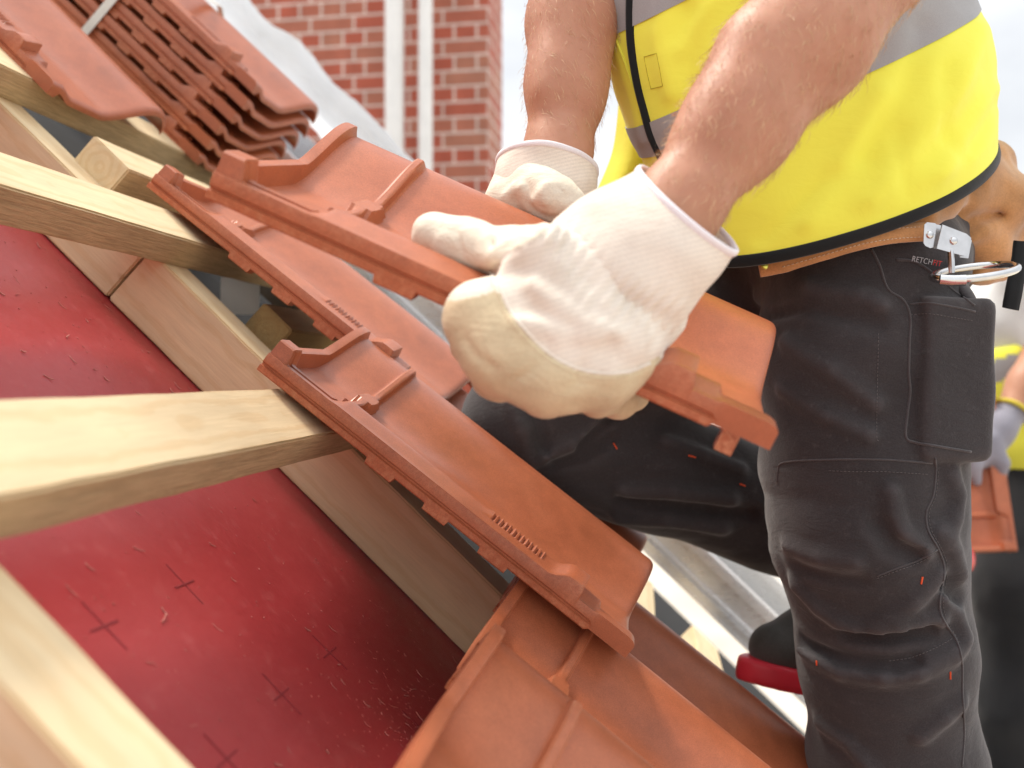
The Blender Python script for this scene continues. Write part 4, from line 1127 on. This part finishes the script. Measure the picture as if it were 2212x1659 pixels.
stitches('stitching', [(1056, 600), (1075, 640), (1092, 682), (1135, 735), (1182, 778), (1238, 806), (1303, 819), (1361, 813)], TANST, GL, .0040, .0003, .0003, GB)
stitches('stitching', [(1030, 690), (1062, 772), (1120, 822), (1190, 850), (1270, 862), (1330, 855)], TANST, GL, .0040, .00028, .0003, GB)
def cuff_mesh(rings, ns, m, disp, thick=.0016):
    a = np.array(rings, float); k = len(a) - 1; V = np.zeros((ns, m, 3))
    for i in range(ns):
        x = min(i / (ns - 1) * k, k - 1e-6); j = int(x); f = x - j
        p0, p1, p2, p3 = a[max(j - 1, 0)], a[j], a[j + 1], a[min(j + 2, k)]
        r = .5 * (2 * p1 + (p2 - p0) * f + (2 * p0 - 5 * p1 + 4 * p2 - p3) * f * f + (3 * p1 - p0 - 3 * p2 + p3) * f ** 3)
        A, B = W(r[0], r[1], r[4]), W(r[2], r[3], r[5]); c = (A + B) / 2; h = (A - B) / 2; al = np.linspace(0, 2 * np.pi, m, endpoint=False)
        nd = W((r[0] + r[2]) / 2 - r[7], (r[1] + r[3]) / 2 + r[8], (r[4] + r[5]) / 2 - r[6]) - c
        V[i] = c + np.cos(al)[:, None] * h + np.sin(al)[:, None] * nd
    flat = V.reshape(-1, 3); cc = V.mean(1, keepdims=True); dr = (V - cc); dr /= np.linalg.norm(dr, axis=2, keepdims=True) + 1e-9; dr = dr.reshape(-1, 3)
    out = flat + dr * disp(flat)[:, None]; inn = out - dr * thick
    v, f = merge([(out, grid_faces(ns, m, True)), (inn, [q[::-1] for q in grid_faces(ns, m, True)])]); n = ns * m
    f += [(j, n + j, n + (j + 1) % m, (j + 1) % m) for j in range(m)] + [(n - m + j, n - m + (j + 1) % m, 2 * n - m + (j + 1) % m, 2 * n - m + j) for j in range(m)]
    return v, f, out.reshape(ns, m, 3)
# rings: left x,y  right x,y  depth left, depth right, near bulge, bulge shift x, bulge shift y (picture units)
LC = [(1376, 362, 1590, 546, .805, .790, .050, 12, 14), (1322, 394, 1562, 588, .795, .782, .048, 12, 12), (1255, 434, 1520, 634, .787, .777, .046, 8, 8),
      (1205, 470, 1480, 688, .780, .772, .044, 4, 6), (1166, 508, 1444, 728, .778, .772, .042, 0, 6), (1140, 540, 1418, 762, .778, .773, .040, 0, 4), (1128, 556, 1405, 778, .79, .785, .036, 0, 4)]
def lc_disp(P):
    q = px(P); d = poly_dist(q, LGLOVE_LINE)
    return vnoise(P, 17, 2) * .0035 + vnoise(P, 45, 4) * .0011 + np.exp(-(d / 46) ** 2) * np.sin((q @ np.array([.80, .60])) / 23 * 2 * np.pi + 2.5 * vnoise(P, 40, 7)) * .0013 - np.exp(-(d / 22) ** 2) * .002 + np.sin((q @ np.array([.66, -.75])) / 9 * 2 * np.pi) * .00012
V, Fc, O = cuff_mesh(LC, 110, 220, lc_disp); cf = add('cuff', V, Fc, CLOTH, GL, True, 0)
V, Fc = tube(O[0], .0037, 10, True, (1.0, .6), up=np.array([.6, 0, .8])); add('cuff_binding', V, Fc, TRIM, GL, True, 0)

# the other glove grips the far edge
def hand2_0(P):
    d = ellip(P, W(1122, 446, 1.065), (.034, .036, .030))
    d = smin(d, chain(P, [W(1120, 400, 1.075), W(1100, 436, 1.06)], [.030, .025], .02), .02)
    d = smin(d, chain(P, [W(1150, 400, 1.045), W(1178, 420, 1.022), W(1208, 436, 1.010), W(1240, 447, 1.004)], [.026, .0245, .0220, .0150], .012), .008)
    for x, y0, Y0, r in ((1092, 470, 1.075, .0165), (1122, 485, 1.08, .0175), (1156, 497, 1.078, .017), (1188, 505, 1.07, .0155)):
        d = smin(d, chain(P, [W(x, y0 - 20, Y0 - .005), W(x - 6, y0 + 30, Y0), W(x - 16, y0 + 75, Y0 - .035), W(x - 22, y0 + 85, Y0 - .085)], [r + .004, r + .001, r, r * .9], .008), .008)
    return d
HC2 = [(crease(hand2_0, q, 0), r, sg, k) for q, r, sg, k in (
    ([(1132, 396), (1142, 414), (1136, 436), (1150, 452)], .0024, -1, .009), ([(1090, 425), (1108, 412), (1128, 402)], .0020, 1, .008), ([(1180, 402), (1172, 420), (1180, 436)], .0022, 1, .010),
    ([(1150, 456), (1180, 470), (1215, 472), (1240, 462)], .0022, -1, .006), ([(1205, 405), (1222, 420), (1245, 428)], .0014, -1, .006))]
def hand2_sdf(P):
    d = hand2_0(P)
    for q, r, sg, k in HC2:
        if len(q) > 1:
            c = chain(P, q, np.full(len(q), r), .003); d = smin(d, c, k) if sg > 0 else smax(d, -c, k)
    return d + vnoise(P, 45, 3) * .0013 + vnoise(P, 95, 4) * .0005 - np.abs(vnoise(P, 50, 31)) * .0012
V, Fc = surface_nets(hand2_sdf, W(1030, 640, 1.05) + np.array([-.01, -.11, 0]), W(1290, 350, 1.05) + np.array([.02, .09, .02]), .0030, 2)
GR = add('glove', V, Fc, GLEA, MAN, True, 0)
RC = [(1072, 350, 1286, 375, 1.085, 1.075, .050, 0, -52), (1068, 388, 1285, 408, 1.078, 1.068, .050, 0, -30), (1074, 415, 1268, 436, 1.07, 1.06, .046, 0, -10), (1086, 438, 1240, 456, 1.066, 1.058, .038, 0, 4)]
V, Fc, O = cuff_mesh(RC, 60, 150, lambda P: vnoise(P, 24, 12) * .0035 + vnoise(P, 52, 14) * .001); add('cuff', V, Fc, CLOTH, GR, True, 0)
V, Fc = tube(O[0], .0034, 10, True, (1.0, .6), up=zz); add('cuff_binding', V, Fc, TRIM, GR, True, 0)
HB2 = BVHTree.FromPolygons([tuple(v) for v in V], [tuple(map(int, f)) for f in Fc])

# ------------------------------------------------------------------ suede tool belt with pouch, clip and hammer ring
BELT = empty('tool_belt', W(2000, 500, 1.08), 'tan suede tool belt with pouch, riveted steel clip and hammer ring, under the yellow vest', 'tool belt')
def strip(cl, hw, thick, depth, n=6, nz_=.002):
    c = catmull([(x, y) for x, y in cl], n); D_ = catmull([(d, h) for d, h in zip(depth, hw)], n); k = len(c); V = np.zeros((k, 9, 3))
    t_ = np.gradient(c, axis=0); t_ /= np.linalg.norm(t_, axis=1, keepdims=True); nn_ = np.stack([-t_[:, 1], t_[:, 0]], 1)
    for j in range(9):
        g = j / 8 * 2 - 1
        for i in range(k):
            q = c[i] + nn_[i] * g * D_[i, 1]; V[i, j] = W(q[0], q[1], D_[i, 0] + thick * abs(g) ** 4)
    V = V.reshape(-1, 3); V = V + np.stack([vnoise(V, 60, 60 + q) * nz_ * .4 for q in range(3)], 1)
    V2 = V + np.array([0, thick, 0]); n_ = k; m_ = 9
    v, f = merge([(V, [q[::-1] for q in grid_faces(n_, m_)]), (V2, grid_faces(n_, m_))]); K = n_ * m_
    rim = [i * m_ for i in range(n_)] + [(n_ - 1) * m_ + j for j in range(1, m_)] + [i * m_ + m_ - 1 for i in range(n_ - 2, -1, -1)] + [j for j in range(m_ - 2, 0, -1)]
    f += [(rim[i], rim[(i + 1) % len(rim)], K + rim[(i + 1) % len(rim)], K + rim[i]) for i in range(len(rim))]
    return v, f
cl = [(1640, 578), (1700, 566), (1780, 540), (1860, 517), (1930, 505), (2005, 500)]
V, Fc = strip(cl, [20, 21, 22, 22, 21, 20], .004, [1.083, 1.068, 1.056, 1.052, 1.056, 1.066]); sb = add('strap', V, Fc, SUEDE, BELT, True, 50)
SB = BVHTree.FromPolygons([tuple(v) for v in V], [tuple(map(int, f)) for f in Fc])
stitches('stitching', [(1690, 556), (1780, 528), (1860, 505), (1930, 494), (1990, 490)], TANST, sb, .0048, .0005, .0004, SB)
stitches('stitching', [(1690, 577), (1780, 551), (1860, 528), (1930, 516), (1990, 512)], TANST, sb, .0048, .0005, .0004, SB)
def dome(c, n, r, h):
    n = n / np.linalg.norm(n); u = np.cross(n, zz); u /= np.linalg.norm(u); v = np.cross(n, u); V = []; 
    for i in range(5):
        a = i / 4 * math.pi / 2
        for j in range(14): V.append(c + (u * math.cos(j / 14 * 2 * math.pi) + v * math.sin(j / 14 * 2 * math.pi)) * r * math.cos(a) + n * h * math.sin(a))
    f = grid_faces(5, 14, True) + [tuple(range(14))]; return np.array(V), f
V, Fc = dome(W(1652, 574, 1.077), np.array([0, -1.0, .1]), .0042, .002); add('rivet', V, Fc, m_plain('brass rivet', (.62, .60, .12), .3, .1, 60, 0, Metallic=.8), BELT, True, 0)
def pouch_sdf(P):
    # two suede bags hanging over the belt
    d = chain(P, [W(1850, 450, 1.115), W(1930, 440, 1.115), W(2020, 425, 1.145)], [.016, .026, .032], .02)
    d = smin(d, chain(P, [W(1890, 468, 1.095), W(1985, 464, 1.098), W(2026, 440, 1.125)], [.012, .019, .022], .02), .015)
    d = smin(d, chain(P, [W(2078, 395, 1.195), W(2140, 350, 1.244)], [.036, .030], .02), .02)
    d = smin(d, chain(P, [W(2072, 440, 1.182), W(2150, 440, 1.224), W(2195, 500, 1.264)], [.030, .042, .032], .02), .02)
    d = smin(d, chain(P, [W(2120, 520, 1.213), W(2185, 540, 1.269)], [.030, .028], .02), .02)
    d = smin(d, chain(P, [W(2080, 500, 1.186), W(2150, 540, 1.220)], [.020, .022], .02), .015)
    d = smin(d, chain(P, [W(2105, 598, 1.215), W(2165, 596, 1.253)], [.010, .008], .02), .008)
    # creases
    d = smax(d, -chain(P, [W(2052, 370, 1.131), W(2056, 430, 1.138), W(2066, 480, 1.148)], [.006, .009, .005], .004), .012)
    d = smax(d, -chain(P, [W(2075, 505, 1.158), W(2110, 478, 1.162), W(2165, 462, 1.188)], [.003, .007, .004], .004), .012)
    d = smin(d, chain(P, [W(2085, 525, 1.166), W(2120, 500, 1.175), W(2180, 478, 1.211)], [.005, .009, .006], .004), .012)
    d = smax(d, -chain(P, [W(1900, 478, 1.074), W(1960, 480, 1.098), W(2020, 470, 1.133)], [.003, .004, .003], .003), .008)
    return d + vnoise(P, 24, 5) * .0045 + vnoise(P, 58, 6) * .0014
V, Fc = surface_nets(pouch_sdf, W(1800, 640, 1.15) + np.array([-.03, -.16, 0]), W(2290, 270, 1.15) + np.array([.05, .2, .03]), .0042, 1); pc = add('pouch', V, Fc, SUEDE, BELT, True, 0)
def plate(pts, Yd, thick=.0016, bend=None):
    A = WL(*[(x, y, Yd + (bend(x) if bend else 0)) for x, y in pts]); B = A + np.array([0, thick, 0]); n = len(pts)
    return np.concatenate([A, B]), [tuple(range(n))[::-1], tuple(range(n, 2 * n))] + [(i, (i + 1) % n, n + (i + 1) % n, n + i) for i in range(n)]
V, Fc = merge([plate([(1997, 485), (2003, 480), (2020, 482), (2024, 486), (2016, 534), (2010, 536), (1999, 531), (1995, 525)], 1.046),
               plate([(2020, 484), (2033, 487), (2024, 538), (2013, 535)], 1.0515), plate([(2036, 485), (2088, 505), (2098, 514), (2092, 550), (2083, 553), (2024, 537)], 1.040),
               plate([(2085, 512), (2094, 513), (2099, 520), (2092, 558), (2074, 556), (2070, 549)], 1.048)])
clp = add('clip', V, Fc, ZINC, BELT, False)
for x, y, Yd in ((2009, 507, 1.046), (2060, 520, 1.040)):
    V, Fc = dome(W(x, y, Yd), np.array([0.05, -1.0, .1]), .0045, .0022); add('rivet', V, Fc, STEEL, clp, True, 0)
V, Fc = tube(WL((2053, 535, 1.044), (2055, 565, 1.040), (2056, 590, 1.040)), .0034, 10); add('hanger', V, Fc, STEEL, BELT, True, 30)
a = np.linspace(0, 2 * np.pi, 60, endpoint=False)
RP = np.array([W(2106 + 92 * math.cos(t_), 588 - 10 * math.cos(t_) + 13 * math.sin(t_), 1.045 - .050 * math.sin(t_)) for t_ in a])
V, Fc = tube(RP, .0042, 12, True); add('hammer_ring', V, Fc, STEEL, BELT, True, 0)
V, Fc = tube(WL((2030, 604, 1.0), (2055, 606, .997), (2085, 605, .995)), .0058, 12); add('ring_sleeve', V, Fc, STEEL, BELT, True, 30)
V, Fc = strip([(2206, 520), (2200, 580), (2192, 630), (2184, 668)], [14, 17, 18, 17], .0025, [1.12, 1.115, 1.11, 1.11]); add('webbing_tail', V, Fc, BLACK, BELT, True, 40)

# ------------------------------------------------------------------ second worker, out of focus at the right
MAN2 = empty('person', W(2290, 1800, 2.75), 'blurred second worker at the right edge, grey glove, carrying a tile', 'person')
WHITE = m_fabric('white shirt cloth', (.74, .74, .73), .9, .05, 900, .15, 9, .2)
GGREY = m_fabric('grey knit glove', (.25, .24, .28), .9, .1, 900, .3, 20, .3); CUFFY = m_plain('yellow knit edge', (.62, .50, .06), .9, .05, 50, 0)
DARKT = m_fabric('black work cloth', (.024, .024, .026), .9, .15, 900, .2, 8, .2)
def b2(P):
    d = chain(P, [W(2262, 742, 2.60), W(2218, 830, 2.55), W(2178, 900, 2.52)], [.050, .046, .036], .03)
    hd = W(2350, 330, 2.75)
    d = smin(d, smin(ellip(P, hd, (.098, .08, .12)), smin(cone(P, W(2345, 420, 2.78), W(2340, 520, 2.8), .056, .06), cone(P, hd + np.array([-.09, -.01, -.01]), hd + np.array([-.11, -.01, -.03]), .01, .013), .012), .03), .03)
    return smin(d, chain(P, [W(2330, 560, 2.8), W(2320, 800, 2.8)], [.14, .12], .05), .03)
V, Fc = surface_nets(b2, W(2100, 980, 2.6) - np.array([0, .25, .1]), W(2480, 180, 2.8) + np.array([.12, .25, .05]), .012, 2); add('body', V, Fc, SKIN, MAN2, True, 0)
def cap2(P):
    hd = W(2350, 330, 2.75); return smax(ellip(P, hd + np.array([.006, 0, .012]), (.106, .088, .122)), -(P - hd) @ np.array([.45, 0, .9]) + .008, .01)
V, Fc = surface_nets(cap2, W(2350, 330, 2.75) - .18, W(2350, 330, 2.75) + .18, .012, 1); add('hair', V, Fc, HEADH, MAN2, True, 0)
def shirt2(P):
    d = chain(P, [W(2225, 600, 2.64), W(2262, 690, 2.62), W(2264, 738, 2.6)], [.085, .074, .062], .03)
    d = smin(d, chain(P, [W(2320, 560, 2.8), W(2215, 690, 2.78), W(2260, 900, 2.78)], [.16, .165, .15], .06), .05)
    d = smin(d, chain(P, [W(2420, 560, 2.95), W(2440, 720, 2.95)], [.085, .07], .03), .04)
    return d + vnoise(P, 9, 3) * .008
V, Fc = surface_nets(shirt2, W(2100, 1010, 2.6) - np.array([.1, .3, 0]), W(2480, 480, 2.9) + np.array([.15, .35, .05]), .012, 1); add('shirt', V, Fc, WHITE, MAN2, True, 0)
def vest2(P):
    d = chain(P, [W(2330, 540, 2.8), W(2232, 780, 2.77), W(2235, 960, 2.76)], [.155, .178, .180], .06)
    d = d + vnoise(P, 10, 5) * .006
    z = P[:, 2] - (HC + (808 - 740) / F * 2.7) ; z2 = (HC + (808 - 1010) / F * 2.7) - P[:, 2]
    return smax(smax(d, z - (P[:, 0] - W(2180, 0, 2.7)[0]) * .35, .01), z2 + (P[:, 0] - W(2200, 0, 2.7)[0]) * .12, .01)
V, Fc = surface_nets(vest2, W(2050, 1080, 2.6) - np.array([.1, .3, 0]), W(2480, 640, 2.9) + np.array([.1, .3, .05]), .011, 1)
q = px(V[np.asarray(Fc)].mean(1)); band = (q[:, 1] > 790 - (q[:, 0] - 2115) * .34) & (q[:, 1] < 838 - (q[:, 0] - 2115) * .34)
band2 = (q[:, 1] > 910) & (q[:, 1] < 915)
add('vest', V, Fc, [VEST, GREYB], MAN2, True, 0, band.astype(int))
def tr2(P):
    d = chain(P, [W(2240, 1000, 2.76), W(2205, 1250, 2.68), W(2195, 1520, 2.7), W(2205, 1800, 2.75)], [.16, .13, .11, .085], .04)
    return smin(d, chain(P, [W(2270, 1000, 2.8), W(2330, 1280, 2.9), W(2340, 1800, 2.95)], [.16, .12, .085], .04), .03) + vnoise(P, 9, 4) * .008 + vnoise(P, 22, 5) * .003
V, Fc = surface_nets(tr2, W(2080, 1840, 2.7) - np.array([.1, .3, .02]), W(2440, 940, 2.8) + np.array([.1, .35, .05]), .012, 1); add('trousers', V, Fc, DARKT, MAN2, True, 0)
def gl2(P):
    d = chain(P, [W(2182, 892, 2.52), W(2150, 930, 2.5), W(2118, 975, 2.48)], [.040, .043, .046], .03)
    for x, y, Y in ((2090, 1000, 2.43), (2105, 1020, 2.44), (2140, 1030, 2.5), (2158, 1022, 2.52)):
        d = smin(d, chain(P, [W(2120, 975, 2.48), W(x, y - 15, Y), W(x + 4, y + 20, Y + .01)], [.030, .017, .014], .01), .012)
    d = smin(d, chain(P, [W(2140, 950, 2.46), W(2165, 1000, 2.45), W(2160, 1045, 2.46)], [.022, .018, .014], .01), .015)
    return d
V, Fc = surface_nets(gl2, W(2040, 1080, 2.4) - np.array([0, .05, 0]), W(2240, 850, 2.55) + np.array([.02, .1, .02]), .008, 1); g2 = add('glove', V, Fc, GGREY, MAN2, True, 0)
c = np.array([W(2186, 888, 2.52)]); ax = W(2218, 830, 2.55) - W(2182, 892, 2.52); ax /= np.linalg.norm(ax); u = np.cross(ax, [0, 1, 0]); u /= np.linalg.norm(u); w = np.cross(ax, u)
V, Fc = tube(np.array([c[0] + (u * math.cos(k) + w * math.sin(k)) * .044 for k in np.linspace(0, 2 * np.pi, 24, endpoint=False)]), .006, 8, True); add('cuff_edge', V, Fc, CUFFY, g2, True, 0)
for x, Yd in ((2205, 2.75), (2340, 2.95)):
    bt = chain
    V, Fc = surface_nets(lambda P: smin(chain(P, [W(x - 60, 1900, Yd), W(x + 5, 1890, Yd), W(x + 5, 1790, Yd)], [.042, .05, .05], .03), cone(P, W(x + 5, 1890, Yd), W(x + 40, 1905, Yd), .045, .04), .02), W(x - 140, 1970, Yd) - np.array([0, .12, 0]), W(x + 110, 1730, Yd) + np.array([0, .12, 0]), .01, 1)
    b_ = add('boot', V, Fc, NUBUCK, MAN2, True, 0)
    V, Fc = tube(np.array([W(x - 85, 1935, Yd), W(x - 20, 1938, Yd), W(x + 70, 1938, Yd)]), [.045, .05, .045], 16, False, (.35, 1.0), up=zz); add('sole', V, Fc, RUBR, b_, True, 40)
# the tile he carries
tx = W(2128, 1195, 2.42) - W(2098, 985, 2.50); tx /= np.linalg.norm(tx); ty = np.array([-.92, .22, -.10]); ty -= tx * (ty @ tx); ty /= np.linalg.norm(ty); tz_ = np.cross(tx, ty)
tile(-tx, ty, np.cross(-tx, ty), W(2194, 1192, 2.40), 'blurred terracotta tile hanging from the grey glove at the right edge', 'loose tiles')
# red hard hat behind the standing leg
def hat(P):
    c = W(2032, 1198, 2.3); return smin(ellip(P, c, (.064, .11, .055)), ellip(P, c + np.array([.0, 0, .006]), (.045, .10, .060)), .02)
REDP = m_plain('glossy red plastic', (.62, .03, .035), .25, .05, 10, 0)
V, Fc = surface_nets(hat, W(2032, 1198, 2.3) - .14, W(2032, 1198, 2.3) + .14, .007, 2); o = add('hard_hat', V, Fc, REDP, None, True, 0, loc=W(2032, 1198, 2.3)); setp(o, 'glossy red rounded helmet half hidden behind the standing trouser leg', 'hard hat')
pt = W(2022, 1200, 2.3); V, Fc = merge([tube(np.array([[pt[0], pt[1], HC - 1.51], [pt[0], pt[1], pt[2] - .045]]), .0242, 18), tube(np.array([[pt[0], pt[1], HC - 1.508], [pt[0], pt[1], HC - 1.50]]), .07, 20)])
o = add('scaffold_post', V, Fc, ZINC, None, True, 40, loc=(pt[0], pt[1], HC - 1.508)); setp(o, 'galvanised scaffold post under the red helmet, hidden behind the standing leg', 'post')
# scaffold deck the second worker stands on
for k in range(5):
    V, Fc = box((1.75 + .0, 2.2 + .29 * k, HC - 1.53), (2.6, 0, 0), (0, .142, 0), (0, 0, .022))
    o = bevelled('scaffold_plank', V, Fc, WOOD2, .004, loc=(1.75, 2.2 + .29 * k, HC - 1.53)); setp(o, ['first', 'second', 'third', 'fourth', 'fifth'][k] + ' scaffold plank from the roof edge under the second worker', 'plank', 'scaffold planks')
